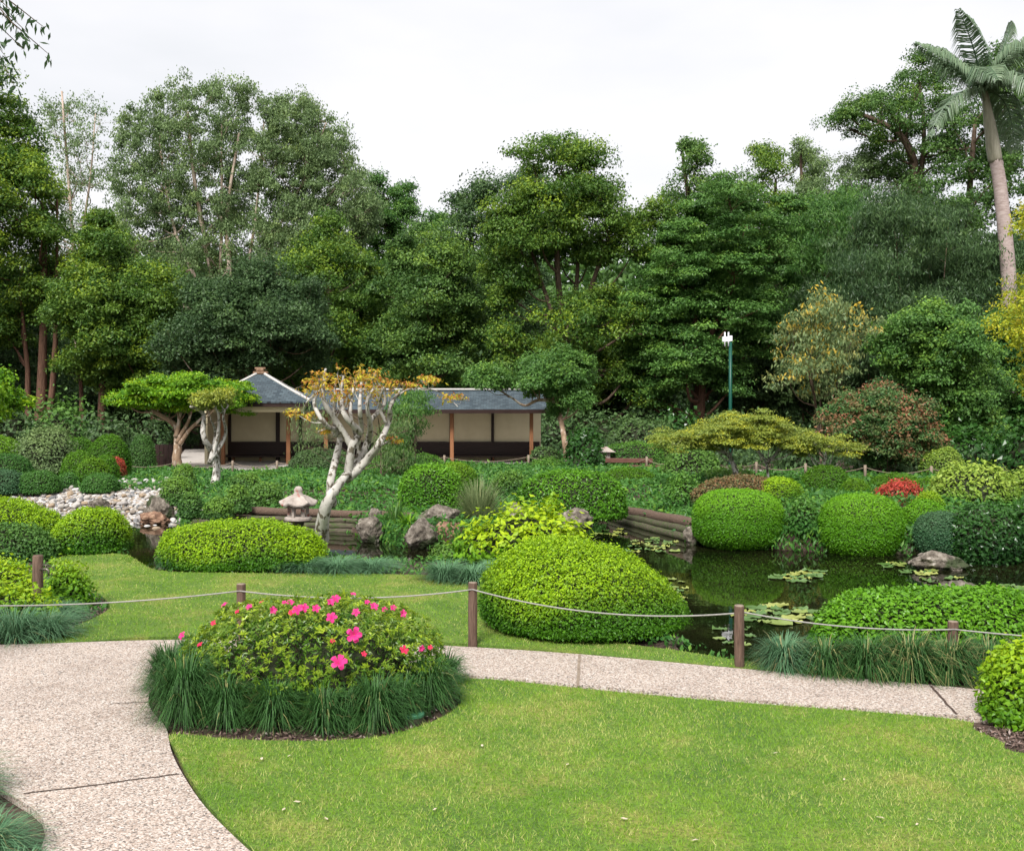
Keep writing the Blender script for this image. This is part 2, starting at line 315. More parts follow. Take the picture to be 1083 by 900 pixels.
M['chips'] = leaf_mat("bark chips", (.05, .03, .022), (.26, .18, .15), (.42, .36, .33), tr=0, rough=.9)

# ------------------------------------------------------------------ outlines of pond, path, lawns (world metres)
WZ0 = -0.35
pond = np.array(
    GP([(-500, 547), (-150, 547), (60, 548), (130, 553), (190, 550), (206, 556), (330, 557), (400, 567), (430, 578), (490, 582), (520, 566), (560, 550), (640, 547), (690, 560),
        (735, 573), (800, 580), (870, 583), (960, 586), (1020, 593), (1083, 591), (1250, 590), (1700, 598)], WZ0)
    + GP([(1800, 650), (1300, 655), (1083, 655), (900, 660), (870, 690), (885, 711), (850, 706), (820, 700), (780, 695), (740, 686), (716, 672), (700, 640), (640, 618), (620, 604), (620, 590), (520, 577),
          (480, 590), (415, 592), (345, 584), (200, 584), (168, 592), (163, 601), (135, 584), (60, 566), (-150, 560), (-500, 560)], 0))
path_pts = GP([(-330, 690), (0, 683), (165, 678), (330, 678), (472, 684), (613, 693), (780, 708), (900, 718), (1083, 735), (1350, 762),
               (1400, 795), (1083, 764), (1000, 757), (750, 738), (640, 728), (485, 714), (400, 706), (300, 703), (215, 708), (165, 728), (158, 748), (175, 770), (181, 795), (193, 820), (217, 855), (262, 900), (330, 960)])
path_pts += [(-.35, 2.4), (-.1, 0), (-.1, -6), (-1.9, -6), (-1.9, 0), (-2.1, 2.6)] + GP([(42, 905), (0, 835), (-120, 775), (-400, 770)])
path_poly = catmull(path_pts, 5, True)
lawnA = GP([(488, 718), (640, 731), (750, 741), (1000, 760), (1030, 772), (1060, 785), (1100, 800)]) + [(5, 5.6), (12, 5), (12, -6), (.0, -6), (.0, 0), (-.25, 2.4)] + \
    GP([(336, 960), (268, 900), (223, 855), (199, 820), (187, 795), (182, 777), (260, 783), (370, 783), (440, 770), (488, 745)])
lawnB = GP([(35, 682), (75, 665), (112, 647), (114, 637), (95, 622), (62, 600), (50, 588), (75, 585), (135, 587), (165, 603), (240, 606), (350, 607), (430, 608), (500, 612), (520, 637), (560, 653), (640, 677), (722, 689),
            (780, 698.5), (820, 703.5), (885, 715), (886, 716), (780, 706.5), (613, 691), (472, 680), (330, 674), (165, 674), (100, 678)])
lawnC = [(-2.75, 2.4), (-2.7, -6), (-14, -6), (-14, 5.5)] + GP([(-500, 786), (-220, 800), (-110, 850), (-80, 905)])
beach_poly = np.array(GP([(-400, 522), (0, 519), (100, 517), (185, 518), (200, 530), (235, 545), (203, 556), (130, 554), (60, 552), (-400, 550)], -.2))
def gz(x, y):
    x = np.atleast_1d(np.asarray(x, float)); y = np.atleast_1d(np.asarray(y, float)); s = sdist(pond, x, y)
    far = smooth(17, 19, y)
    hi = .02 * np.sin(x * .5) * np.sin(y * .4 + 1) * far
    rim = -.15 * far * smooth(2.6, .1, s)
    z = -.95 + (.95 + hi + rim) * smooth(-.22, .06, s)
    b = smooth(-6.2, -7.2, x) * smooth(18.6, 19.6, y)
    zb = np.clip(WZ0 - .02 + .12 * s, -.95, .0) + 0 * x
    z = z * (1 - b) + zb * b
    z = np.where(s > 30, 0, z)
    bank = smooth(1.0, 3.2, s) * far * smooth(34, 30, y) * (1 - b) * .18
    return z + bank
def gz1(x, y): return float(gz(x, y)[0])

def axis_pts(a, b, step, far):
    mid = np.arange(a, b + 1e-6, step); o = []; s = step; v = b
    while v < far: s *= 1.5; v += s; o.append(v)
    lo = []; s = step; v = a
    while v > -far: s *= 1.5; v -= s; lo.append(v)
    return np.array(lo[::-1] + list(mid) + o)
xs = axis_pts(-16, 16, .14, 1800); ys = axis_pts(3, 32, .14, 1800)
Xg, Yg = np.meshgrid(xs, ys); Zg = gz(Xg.ravel(), Yg.ravel()) - .03
nx, ny = len(xs), len(ys); i = (np.arange(ny - 1)[:, None] * nx + np.arange(nx - 1)[None]).ravel()
g = Geo(); g.add(np.stack([Xg.ravel(), Yg.ravel(), Zg], 1), np.stack([i, i + 1, i + nx + 1, i + nx], 1))
tag(g.obj("ground", M['soil'], shade=True), kind='structure')

def region(name, poly, top, mat, step, skirt=.05, kind='structure'):
    poly = np.asarray(poly)[:, :2]; lo, hi = poly.min(0), poly.max(0)
    gx, gy = np.meshgrid(np.arange(lo[0], hi[0], step), np.arange(lo[1], hi[1], step)); gx = gx.ravel(); gy = gy.ravel()
    s = sdist(poly, gx, gy); k = s < -step * .4; inn = np.stack([gx[k], gy[k]], 1)
    V = np.concatenate([poly, inn]); n = len(poly)
    r = delaunay_2d_cdt([Vector(v) for v in V], [(q, (q + 1) % n) for q in range(n)], [], 1, 1e-5)
    W = np.array([v[:] for v in r[0]]); T = [f for f in r[2] if len(f) == 3]
    cen = W[np.array(T)].mean(1); T = np.array(T)[inside(poly, cen[:, 0], cen[:, 1])]
    Z = gz(W[:, 0], W[:, 1]) + top; g = Geo(); g.add(np.column_stack([W, Z]), None, T)
    zp = gz(poly[:, 0], poly[:, 1]) + top; q = np.arange(n)
    V2 = np.concatenate([np.column_stack([poly, zp]), np.column_stack([poly, zp - skirt])])
    g.add(V2, np.stack([q, (q + 1) % n, (q + 1) % n + n, q + n], 1))
    return tag(g.obj(name, mat), kind=kind)
region("path", path_poly, .012, M['path'], .5)
lA = catmull(lawnA, 4, True); lB = catmull(lawnB, 4, True); lC = catmull(lawnC, 3, True)
for nm, L in (("lawn", lA), ("lawn", lB), ("lawn", lC)): region(nm, L, .006, M['lawn'], .35)
g = Geo(); g.add([(-40, 8, WZ0), (40, 8, WZ0), (40, 27, WZ0), (-40, 27, WZ0)], [(0, 1, 2, 3)]); tag(g.obj("water", M['water']), kind='structure')
# joints sawn across the concrete
def strip(name, a, b, w, z, mat, wig=0):
    P = catmull([a, b], 12) if len(np.shape(a)) else None
    P = np.linspace(a, b, 14) + RNG.normal(size=(14, 2)) * wig; T = unit(np.gradient(P, axis=0)); Nn = np.stack([-T[:, 1], T[:, 0]], 1)
    A = P + Nn * w / 2; B = P - Nn * w / 2; V = np.concatenate([np.column_stack([A, gz(A[:, 0], A[:, 1]) + z]), np.column_stack([B, gz(B[:, 0], B[:, 1]) + z])])
    i = np.arange(13); g = Geo(); g.add(V, np.stack([i, i + 1, i + 15, i + 14], 1)); tag(g.obj(name, mat), kind='structure')
strip("path_joint", G(613, 694), G(611, 727.5), .022, .016, M['posttop'])
strip("path_joint", G(984, 726.5), G(1011, 757), .018, .016, M['soil'], .003)
strip("path_joint", G(24, 842), G(190, 821), .012, .016, M['soil'], .006)
strip("path_joint", G(115, 746), G(162, 744), .008, .016, M['soil'], .006)
# far path before the pavilion and the paved walk beside it
far_path = [(WX(-150, 31.6), 31.6), (WX(125, 31.4), 31.2), (WX(190, 31), 31.2), (WX(400, 31), 31.3), (WX(560, 31), 31.4), (WX(640, 31), 30.9), (WX(740, 29), 29.2), (WX(850, 27.2), 27.2), (WX(1000, 27), 26.2), (WX(1250, 26), 25.8),
            (WX(1250, 27), 27.0), (WX(1000, 28), 27.4), (WX(850, 28), 28.6), (WX(740, 30), 30.8), (WX(640, 32), 32.6), (WX(570, 37), 36.8), (WX(235, 37), 36.8), (WX(238, 46), 46), (WX(196, 46), 46), (WX(190, 34), 33.2), (WX(100, 33), 33.2), (WX(-150, 33), 33)]
region("paving", far_path, .012, M['concrete'], .8)

# ------------------------------------------------------------------ foliage and plant builders
def clump_cloud(centers, radii, per, size, flat=.75, up=.5, droop=.1, tipw=.5, aspect=.45, mat=0, g=None, young=.5, hollow=.35):
    nc = len(centers); idx = np.repeat(np.arange(nc), per); n = len(idx)
    d = rdirs(n); d[:, 2] = np.where(d[:, 2] < -.2, -d[:, 2] * RNG.random(n), d[:, 2])
    u = hollow + (1 - hollow) * RNG.random(n) ** .6
    u *= 1 + .3 * lumps(d * 2 + centers[idx] * .9, 1.6); u = np.where(RNG.random(n) < .12, u * RNG.uniform(1.05, 1.4, n), u)
    rr = radii[idx][:, None] * u[:, None] * d; rr[:, 2] *= flat
    P = centers[idx] + rr
    N = unit(d * .6 + np.array([0, 0, up]) + RNG.normal(size=(n, 3)) * .55)
    v = np.clip(.5 + .38 * RNG.normal(size=n) + (RNG.random(nc)[idx] - .5) * .75 + .22 * lumps(centers[idx], .8 / max(size * 5, .3)), 0, 1)
    yc = (RNG.random(nc) < young)[idx] * RNG.random(nc)[idx]
    t = np.clip(smooth(.1, .9, d[:, 2] * .6 + u * .5) * (yc * tipw * 1.6) * (RNG.random(n) < .75), 0, 1)
    L = size * RNG.uniform(.6, 1.3, n)
    g = g or Geo(); leaves(g, P, N, L, L * aspect, v, t, mat, droop); return g

def trunk_geo(g, path, r0, r1, sides=9, mat=0, bump=.08, flare=True):
    P = catmull(path, 5); n = len(P); t = np.linspace(0, 1, n); r = r0 + (r1 - r0) * t ** .8
    if flare: r = r * (1 + .5 * np.exp(-t * 14))
    P = P + RNG.normal(size=P.shape) * np.array([1, 1, 0]) * (r * .08)[:, None]
    tube(g, P, r, sides, mat, True, bump); return P, r

def rough_edge(W, bough):
    P = catmull(W, 5, True); c = P.mean(0); k = np.column_stack([P, P[:, 0] * 0]); f = lumps(k, 1.6 / bough, c[0]) * .55 + lumps(k, 4.0 / bough, c[1]) * .3
    T = np.roll(P, -1, 0) - np.roll(P, 1, 0); Nn = unit(np.column_stack([T[:, 1], -T[:, 0]])); return P + Nn * (f * min(bough, .3 * np.ptp(P[:, 1])) * .95)[:, None]
def tree(name, label, px, d, polys, trunks, leafm, barkm, nb=14, nc=9, per=60, size=.17, bough=1.5, clump=.7, group=None, cat='tree', base_py=None, r0=.2,
         flat=.95, droop=.2, tipw=.5, young=.5, thick=3.0, aspect=.6, twigs=True, up=.5, hollow=.35, limbr=.06, rsub=.55, mult=3.0, fill=1.0, spread=.0, dens_px=None):
    """polys: crown outlines in photo px at distance d; trunks: px polylines from the foot up, with an optional 3rd item y-offset"""
    x0 = WX(px, d); z0 = gz1(x0, d) if d < 100 else 0.0; root = thing(name, label, cat, (x0, d, z0), group)
    tg = Geo(); tp = []
    for ti, tr in enumerate(trunks):
        rs = rsub
        if isinstance(tr[1], (int, float)): tr, rs = tr
        pts = [(WX(p[0], d), d + (p[2] if len(p) > 2 else (RNG.normal() * .3 if k else 0)), WZ(p[1], d)) for k, p in enumerate(tr)]
        pts[0] = (pts[0][0], pts[0][1], min(pts[0][2], z0 + .0) - .05 if ti == 0 or base_py else pts[0][2])
        L = r0 * (1 if ti == 0 else rs); P, r = trunk_geo(tg, pts, L, L * .25, flare=ti == 0); tp.append((P, r))
    TP = np.concatenate([p for p, r in tp]); TR = np.concatenate([r for p, r in tp])
    cg = Geo(); allc = []; allr = []
    if not isinstance(polys[0][0], (tuple, list)): polys = [polys]
    areas = []
    for po in polys:
        P = np.array(po, float); areas.append(abs(np.sum(P[:, 0] * np.roll(P[:, 1], -1) - P[:, 1] * np.roll(P[:, 0], -1))) / 2)
    for po, ar in zip(polys, areas):
        W = np.array([(WX(p[0], d), WZ(p[1], d)) for p in po]); W = rough_edge(W, bough); lo, hi = W.min(0), W.max(0); k = max(2, int(round(nb * ar / sum(areas))))
        bs = []; tries = 0
        b_ = min(bough, .35 * math.sqrt(ar) * d / F)
        while len(bs) < k and tries < 4000:                    # well spread boughs
            c = RNG.uniform(lo, hi, (14, 2)); ins = inside(W, c[:, 0], c[:, 1]); tries += 1; c = c[ins]
            if not len(c): continue
            ed = edge_dist(W, c[:, 0], c[:, 1]); c = c[ed > b_ * .35]
            if not len(c): continue
            if bs: q = np.argmax(np.min(np.hypot(c[:, None, 0] - np.array(bs)[None, :, 0], c[:, None, 1] - np.array(bs)[None, :, 1]), 1))
            else: q = 0
            bs.append(c[q])
        bs = np.array(bs); ed = edge_dist(W, bs[:, 0], bs[:, 1])
        for (bx, bz), e in zip(bs, ed):
            th = min(thick, e * 1.6 + .3); by = d + RNG.uniform(-1, 1) * th
            R = min(b_, e * 1.15 + .15) * RNG.uniform(.8, 1.15)
            c0 = np.array((bx, by, bz))
            w = np.hypot(TP[:, 0] - bx, TP[:, 1] - by) * .8 + np.abs(TP[:, 2] - (bz - R * 1.2)); q = int(np.argmin(w + (TP[:, 2] > bz) * 5))
            a = TP[q]; mid = a * .5 + c0 * .5 + np.array((0, 0, -.12 * np.linalg.norm(c0 - a))) + RNG.normal(size=3) * .08 * np.linalg.norm(c0 - a)
            Lp = catmull([a, mid, c0], 4); rl = min(TR[q] * .6, limbr * (1 + .25 * np.linalg.norm(c0 - a)))
            tube(tg, Lp, np.linspace(rl, rl * .3, len(Lp)), 5, 0, False)
            dd = rdirs(nc); dd[:, 2] = dd[:, 2] * .75 + .15; cc = c0 + dd * R * (RNG.uniform(.35, 1.0, nc)[:, None])
            s_ = inside(W, cc[:, 0], cc[:, 2]) | (RNG.random(nc) < .25); cc = cc[s_]
            if not len(cc): cc = c0[None]
            allc.append(cc); allr.append(clump * RNG.uniform(.65, 1.25, len(cc)) * min(1, R / b_ + .2))
            if twigs:
                for c in cc: tube(tg, [c0 - (c0 - a) * .15, (c0 + c) / 2 + (0, 0, -.05), c], [rl * .32, rl * .22, rl * .1], 3, 0, False)
    if fill > 0:
        nf = int(sum(len(a) for a in allc) * fill * .7)
        for po, ar in zip(polys, areas):
            W = rough_edge(np.array([(WX(p[0], d), WZ(p[1], d)) for p in po]), bough); k = int(nf * ar / sum(areas)); c = RNG.uniform(W.min(0), W.max(0), (k * 4 + 8, 2)); c = c[inside(W, c[:, 0], c[:, 1])]; e = edge_dist(W, c[:, 0], c[:, 1]); q = e > clump * .8; c = c[q][:k]; e = e[q][:k]
            if len(c): th = np.minimum(thick, e * 1.5 + .2); allc.append(np.column_stack([c[:, 0], d + RNG.uniform(-1, 1, len(c)) * th, c[:, 1]])); allr.append(clump * RNG.uniform(.5, 1.1, len(c)))
    C = np.concatenate(allc); Rr = np.concatenate(allr)
    clump_cloud(C, Rr, int(per * mult), size * .84, flat, up, droop, tipw, aspect, 0, cg, young, hollow)
    tg.obj("trunk", M[barkm], root, True, origin=(x0, d, z0)); cg.obj("crown", M[leafm], root, False, origin=(x0, d, z0))
    return root

def super_dir(n, e, zc):
    d = rdirs(n); rho = np.hypot(d[:, 0], d[:, 1]); s = (rho ** e + np.abs(d[:, 2]) ** e) ** (-1 / e); return d, d * s[:, None]
def hedge(name, label, box_, leafm, cat='hedge', dist=None, ratio=.9, e=2.4, ball=False, size=.035, n=None, rough=.03, lump=.06, lumps_s=1.5, tipw=.6, z0=None, group=None, rz=0, loose=0.03,
          up=.25, aspect=.66, topshift=0, cover=2.6, tiltx=0.0, droop=.05):
    """box_: photo px (left, right, top, foot); dist: distance to the middle, else from the foot"""
    l, r, t, b = box_; zb = 0.0 if z0 is None else z0; w = r - l
    if dist is None:
        df = (EYE - zb) * F / (b - HY); dc = df / (1 - min(.4, ratio * w / 2 / F))
    else: dc = dist
    cx_ = WX((l + r) / 2, dc); rx = w / 2 * dc / F; ry = rx * ratio
    if z0 is None: zb = gz1(cx_, dc)
    if ball: zb = WZ(b, dc)
    h = WZ(t, dc) - zb; h = max(h, .1)
    zc = .48 if ball else .12; hu, hd = h * (1 - zc), h * zc
    area = (2 * math.pi * ((rx * ry) ** .8 + (rx * h) ** .8 + (ry * h) ** .8) / 3 * 2) ** 1.0
    if n is None: n = int(min(110000, cover * area / (size * size * aspect * .5) * .55))
    dcn, sp = super_dir(n, e, zc)
    def shape(sp, k=1.0):
        P = sp.copy(); P[:, 0] *= rx; P[:, 1] *= ry; P[:, 2] = np.where(sp[:, 2] > 0, sp[:, 2] * hu, sp[:, 2] * hd)
        lm = 1 + lump * lumps(sp * np.array([rx, ry, h]) * lumps_s, 2.2, rx * 7 + l) + lump * .5 * lumps(sp * np.array([rx, ry, h]), 6, l)
        P *= (lm * k)[:, None]; P[:, 0] += tiltx * P[:, 2]
        c, s_ = math.cos(rz), math.sin(rz); P = np.stack([P[:, 0] * c - P[:, 1] * s_, P[:, 0] * s_ + P[:, 1] * c, P[:, 2] + hd], 1)
        return P
    dep = RNG.random(n) ** 2 * rough * 2.2 / max(rx, .2)
    P = shape(sp, 1.0) * (1 - dep[:, None]) + RNG.normal(size=(n, 3)) * rough * .35
    if loose: P += dcn * (RNG.random(n) ** 4 * loose)[:, None] + np.array([0, 0, 1]) * (RNG.random(n) ** 5 * loose)[:, None]
    nr = dcn / np.array([rx, ry, h * .6]); nr = unit(nr)
    P = P * (1 - (.5 + .5 * lumps(P, 1.0 / max(size * 2.2, .05), 5.0)) [:, None] * rough * .7 / max(rx, .2)); N = unit(nr * 1.0 + RNG.normal(size=(n, 3)) * .6 + np.array([0, 0, up]))
    keep = P[:, 2] > -.02; P, N, nr, dcn = P[keep], N[keep], nr[keep], dcn[keep]; n = len(P)
    v = np.clip(.45 + .3 * RNG.normal(size=n) + .25 * lumps(P, 3.2, l), 0, 1)
    t_ = np.clip(smooth(.0, .95, nr[:, 2] + .35 * lumps(P, 2.4, r)) * tipw * RNG.uniform(.3, 1.25, n), 0, 1)  # young tips plus painted lit top and shaded sides, by upward normal
    L = size * RNG.uniform(.65, 1.35, n); g = Geo(); leaves(g, P, N, L, L * aspect * RNG.uniform(.8, 1.2, n), v, t_, 0, droop)
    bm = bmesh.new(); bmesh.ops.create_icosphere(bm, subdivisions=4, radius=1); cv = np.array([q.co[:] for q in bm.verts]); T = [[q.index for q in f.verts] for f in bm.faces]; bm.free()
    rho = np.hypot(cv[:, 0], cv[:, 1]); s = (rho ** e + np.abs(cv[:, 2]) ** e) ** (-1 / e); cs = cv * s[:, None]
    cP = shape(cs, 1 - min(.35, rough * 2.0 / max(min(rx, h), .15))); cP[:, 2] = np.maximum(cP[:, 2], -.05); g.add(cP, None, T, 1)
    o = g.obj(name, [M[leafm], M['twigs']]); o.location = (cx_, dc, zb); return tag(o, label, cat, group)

def tuft_geo(g, c, R, H, n=420, w=.006, mat=0, stiff=.5, v0=.5, seg=5, upright=.0, spreadr=.30, dead=.1):
    ph = RNG.random(n) * 2 * math.pi; el = np.radians(RNG.uniform(8 + upright * 67, 80 + upright * 7, n)); L = RNG.uniform(.65, 1.1, n)
    base = np.stack([np.cos(ph), np.sin(ph), 0 * ph], 1) * (RNG.random(n) ** .5 * R * spreadr)[:, None]; ph2 = ph + RNG.normal(size=n) * .35
    hd = np.stack([np.cos(ph2), np.sin(ph2), 0 * ph], 1); side = np.stack([-np.sin(ph2), np.cos(ph2), 0 * ph], 1)
    t = np.linspace(0, 1, seg)[None, :]; out = (R * L * np.cos(el) * 1.15)[:, None] * t + (R * L * (1 - stiff) * .55)[:, None] * t ** 2
    z = (H * 1.35 * L * np.sin(el) ** .75)[:, None] * t * (1 - (1 - stiff * .55) * .62 * t ** 1.6)
    fall = (RNG.random(n) ** 2)[:, None] * (1 - stiff) * H * .9 * t ** 3; z = np.maximum(z - fall, .005)
    P = base[:, None] + hd[:, None] * out[..., None] + np.array([0, 0, 1]) * z[..., None]
    wd = (w * RNG.uniform(.7, 1.3, n))[:, None] * (1 - t ** 2.2) + .0006
    tw = side[:, None] * np.cos(t * 1.2)[..., None] + np.array([0, 0, 1]) * np.sin(t * .6)[..., None] * .3
    V = np.stack([P - tw * wd[..., None] / 2, P + tw * wd[..., None] / 2], 2).reshape(-1, 3) + np.array(c)
    b = (np.arange(n) * seg * 2)[:, None] + (np.arange(seg - 1) * 2)[None]
    Q = np.stack([b, b + 1, b + 3, b + 2], -1).reshape(-1, 4); v = np.clip(v0 + .3 * RNG.normal(size=n), 0, 1); tt = np.where(RNG.random(n) < dead, RNG.uniform(.5, 1, n), 0)
    g.add(V, Q, None, mat, np.repeat(np.stack([v, tt], 1), seg - 1, 0)); return g
def tuft(label, px, py, rpx, hpx, leafm='mondo', n=420, w=.006, stiff=.4, group=None, d=None, cat='grass tuft', name='grass_tuft', dead=.08, seg=6):
    x, y = G(px, py) if d is None else (WX(px, d), d)
    R = rpx * y / F; y += R * .8 if d is None else 0; x = WX(px, y); z = gz1(x, y); H = hpx * y / F
    g = Geo(); tuft_geo(g, (0, 0, 0), R, H, n, w, 0, stiff, dead=dead, seg=seg)
    o = g.obj(name, M[leafm]); o.location = (x, y, z); return tag(o, label, cat, group)

def rock(label, box_, mat='rock', dist=None, z0=None, ratio=.8, seed=0, flat=1.0, name='rock', cat='rock', group=None, cuts=16, sink=.08):
    l, r, t, b = box_; zb = WZ0 if z0 is None else z0
    df = (EYE - zb) * F / (b - HY); dc = (df / (1 - ratio * (r - l) / 2 / F * .6)) if dist is None else dist
    rx = (r - l) / 2 * dc / F; ry = rx * ratio; h = max(WZ(t, dc) - zb, .08) * flat; rg = np.random.default_rng(seed + 5)
    bm = bmesh.new(); bmesh.ops.create_icosphere(bm, subdivisions=5, radius=1); V = np.array([q.co[:] for q in bm.verts]); T = [[q.index for q in f.verts] for f in bm.faces]; bm.free()
    for _ in range(cuts):
        nn = unit(rg.normal(size=(1, 3)))[0]; dd = V @ nn; lim = rg.uniform(.62, .9); V = V - np.outer(np.maximum(dd - lim, 0) * .85, nn)
    V = V / np.abs(V).max(0); f = lumps(V * 1.0, 2.1, seed) * .08 + lumps(V, 5.3, seed) * .04 + np.array([mnoise.fractal(Vector(q) * 3 + Vector((seed, 0, 0)), .7, 2.1, 7) for q in V]) * .13
    V = V * (1 + f)[:, None]; V[:, 2] = V[:, 2] * .5 + .5
    V = V * np.array([rx, ry, h + sink]); V[:, 2] -= sink
    g = Geo(); g.add(V, None, T, 0); o = g.obj(name, M[mat], shade=True); o.location = (WX((l + r) / 2, dc), dc, zb); return tag(o, label, cat, group)

def scatter(name, poly, n, mat, size, h, aspect=.5, kind='stuff', up=.6, zfun=None, droop=.3, dens=None, tipw=.2, vph=0):
    poly = np.asarray(poly)[:, :2]; lo, hi = poly.min(0), poly.max(0); P = RNG.uniform(lo, hi, (n, 2)); P = P[inside(poly, P[:, 0], P[:, 1])]
    if dens is not None: P = P[dens(P)]
    m = len(P); mound = .5 + .5 * lumps(np.column_stack([P, P[:, 0] * 0]), .9, vph) ; z = gz(P[:, 0], P[:, 1]) + h * (.25 + .75 * np.clip(mound, 0, 1)) * RNG.random(m) ** .4
    N = unit(np.array([0, -.25, up]) + RNG.normal(size=(m, 3)) * .5); v = np.clip(.5 + .3 * RNG.normal(size=m) + .25 * lumps(np.column_stack([P, z]), 1.4, vph), 0, 1)
    L = size * RNG.uniform(.6, 1.4, m); g = Geo(); leaves(g, np.column_stack([P, z]), N, L, L * aspect, v, (RNG.random(m) < tipw) * RNG.random(m), 0, droop)
    return tag(g.obj(name, M[mat]), kind=kind)

# ------------------------------------------------------------------ pavilion
def pavilion():
    dw, df = 36.0, 34.0
    root = thing("garden_pavilion", "long open timber pavilion with blue grey roof and cream back wall across the pond", "pavilion", (WX(400, 35), 35, 0)); O = (WX(400, 35), 35, 0)
    def part(n, g, m, p=root, sh=False): return g.obj(n, m, p, sh, origin=O if p is root else (0, 0, 0))
    sub = lambda n, g, m, p: g.obj(n, m, p, False, origin=O)
    xl, xr = WX(238, dw), WX(572, dw); H = 2.05
    g = Geo(); box(g, ((xl + xr) / 2, dw + .08, H / 2 + .02), (xr - xl, .12, H)); wl = part("wall", g, M['cream'])
    g = Geo(); box(g, (xl - .12, (dw + df) / 2 + .1, 1.05), (.1, dw - df - .1, 2.1)); part("end_wall", g, M['cream'])
    for px in (243, 294, 318, 346, 436, 477, 521):
        g = Geo(); box(g, (WX(px, dw), dw - .02, H / 2), (.10 if px != 294 else .13, .09, H)); sub("wall_post", g, M['darktimber'], wl)
    g = Geo(); box(g, ((xl + xr) / 2, dw - .03, 2.02), (xr - xl, .14, .10)); sub("rail", g, M['darktimber'], wl)
    # bench
    g = Geo(); zt = WZ(467, dw); zb = WZ(481, dw)
    bk = Geo(); box(bk, ((xl + xr) / 2 + .1, dw - .12, (zt + zb) / 2), (xr - xl - .3, .05, zt - zb)); be = part("bench_back", bk, M['darktimber'])
    bs = Geo(); box(bs, ((xl + xr) / 2, dw - .38, zb - .02), (xr - xl - .1, .5, .06)); st = part("bench_seat", bs, M['darktimber'])
    for px in (250, 278, 305, 360, 400, 440, 480, 522, 556):
        g = Geo(); box(g, (WX(px, dw), dw - .35, (zb - .05) / 2), (.07, .07, zb - .05)); sub("leg", g, M['timber'], st)
    for px, h in ((236, 2.15), (305, 2.1), (345, 2.1), (420, 1.95), (478, 1.93), (562, 1.93)):
        g = Geo(); box(g, (WX(px, df), df, h / 2), (.13, .13, h), bev=.01); part("post", g, M['timber'])
    # long roof: two slopes, ridge, fascia
    x0, x1 = WX(332, 33.6), WX(578, 33.6); ze, zr = WZ(433, 33.4), WZ(412.5, 35.1); ye, yr = 33.4, 35.1
    g = Geo(); V = []
    for x in (x0 - .6, x1): V += [(x, ye, ze), (x, yr, zr), (x, 2 * yr - ye, ze), (x, ye, ze - .05), (x, yr, zr - .08), (x, 2 * yr - ye, ze - .05)]
    g.add(V, [(0, 6, 7, 1), (1, 7, 8, 2), (3, 4, 10, 9), (4, 5, 11, 10), (0, 3, 9, 6), (2, 8, 11, 5), (6, 9, 10, 7), (7, 10, 11, 8), (0, 1, 4, 3), (1, 2, 5, 4)])
    rf = part("roof", g, M['roof'])
    g = Geo(); box(g, ((x0 + x1) / 2, yr, zr + .02), (x1 - x0, .22, .07), bev=.02); sub("ridge_cap", g, M['mortar'], rf)
    g = Geo(); box(g, ((x0 + x1) / 2, ye - .025, ze - .07), (x1 - x0, .04, .13)); sub("fascia", g, M['darktimber'], rf)
    for k in range(12):
        x = x0 + (k + .5) * (x1 - x0) / 12; g = Geo(); box(g, (x, ye + .5, ze - .05), (.05, .9, .05)); sub("rafter", g, M['darktimber'], rf)
    # hipped roof at the end
    cx, cy_ = WX(275, 34.4), 34.5; hw = 1.78; a = math.radians(9); za, ze = WZ(396, cy_), WZ(424.5, cy_ - hw)
    def R(x, y, z): return (cx + x * math.cos(a) - y * math.sin(a), cy_ + x * math.sin(a) + y * math.cos(a), z)
    c4 = [(-hw, -hw), (hw, -hw), (hw, hw), (-hw, hw)]; V = []; t = .14
    for zz in (0, -.06):
        V += [R(x, y, ze + zz) for x, y in c4]; V += [R(x / hw * t, y / hw * t, za + zz) for x, y in c4]
    q = []
    for k in range(4): q += [(k, (k + 1) % 4, (k + 1) % 4 + 4, k + 4), (k + 12, (k + 1) % 4 + 12, (k + 1) % 4 + 8, k + 8), (k + 8, (k + 1) % 4 + 8, (k + 1) % 4, k)]
    q += [(4, 5, 6, 7)]; g = Geo(); g.add(V, q); rh = part("hip_roof", g, M['roof'])
    for x, y in c4:
        g = Geo(); tube(g, [R(x / hw * t, y / hw * t, za + .02), R(x * .5, y * .5, (za + ze) / 2 + .03), R(x, y, ze + .03)], .045, 6); sub("hip_ridge", g, M['mortar'], rh)
    g = Geo(); box(g, R(0, 0, za + .05), (.5, .34, .10), rz=a, bev=.02); box(g, R(-.02, 0, za + .14), (.26, .20, .10), rz=a, bev=.03); tube(g, [R(-.2, 0, za + .20), R(.16, 0, za + .20)], .045, 8); sub("ridge_ornament", g, M['rust'], rh)
    g = Geo()
    for k in range(4):
        x, y = c4[k]; X, Y = c4[(k + 1) % 4]; A, B = np.array(R(x * .97, y * .97, ze - .12)), np.array(R(X * .97, Y * .97, ze - .12)); m = (A + B) / 2
        box(g, m, (np.linalg.norm(B - A) - .03, .06, .12), rz=math.atan2(B[1] - A[1], B[0] - A[0]))
    sub("fascia", g, M['darktimber'], rh)
    g = Geo(); box(g, R(0, -hw * .8, ze - .26), (2 * hw * .86, .08, .2), rz=a); sub("beam", g, M['cream'], rh)
    for k in range(9):
        g = Geo(); box(g, R(-hw + .2 + k * (2 * hw - .4) / 8, -hw + .25, ze - .05), (.05, .5, .05), rz=a); sub("rafter", g, M['darktimber'], rh)
    g = Geo(); box(g, ((xl + xr) / 2, (dw + df) / 2 - .3, .03), (xr - xl + .3, dw - df + 1.0, .06)); part("floor_slab", g, M['concrete'])
pavilion()
g = Geo()
for k in range(6): box(g, (WX(178, 34.5) + (k - 2.5) * .15, 34.5, .36), (.135, .04, .72))
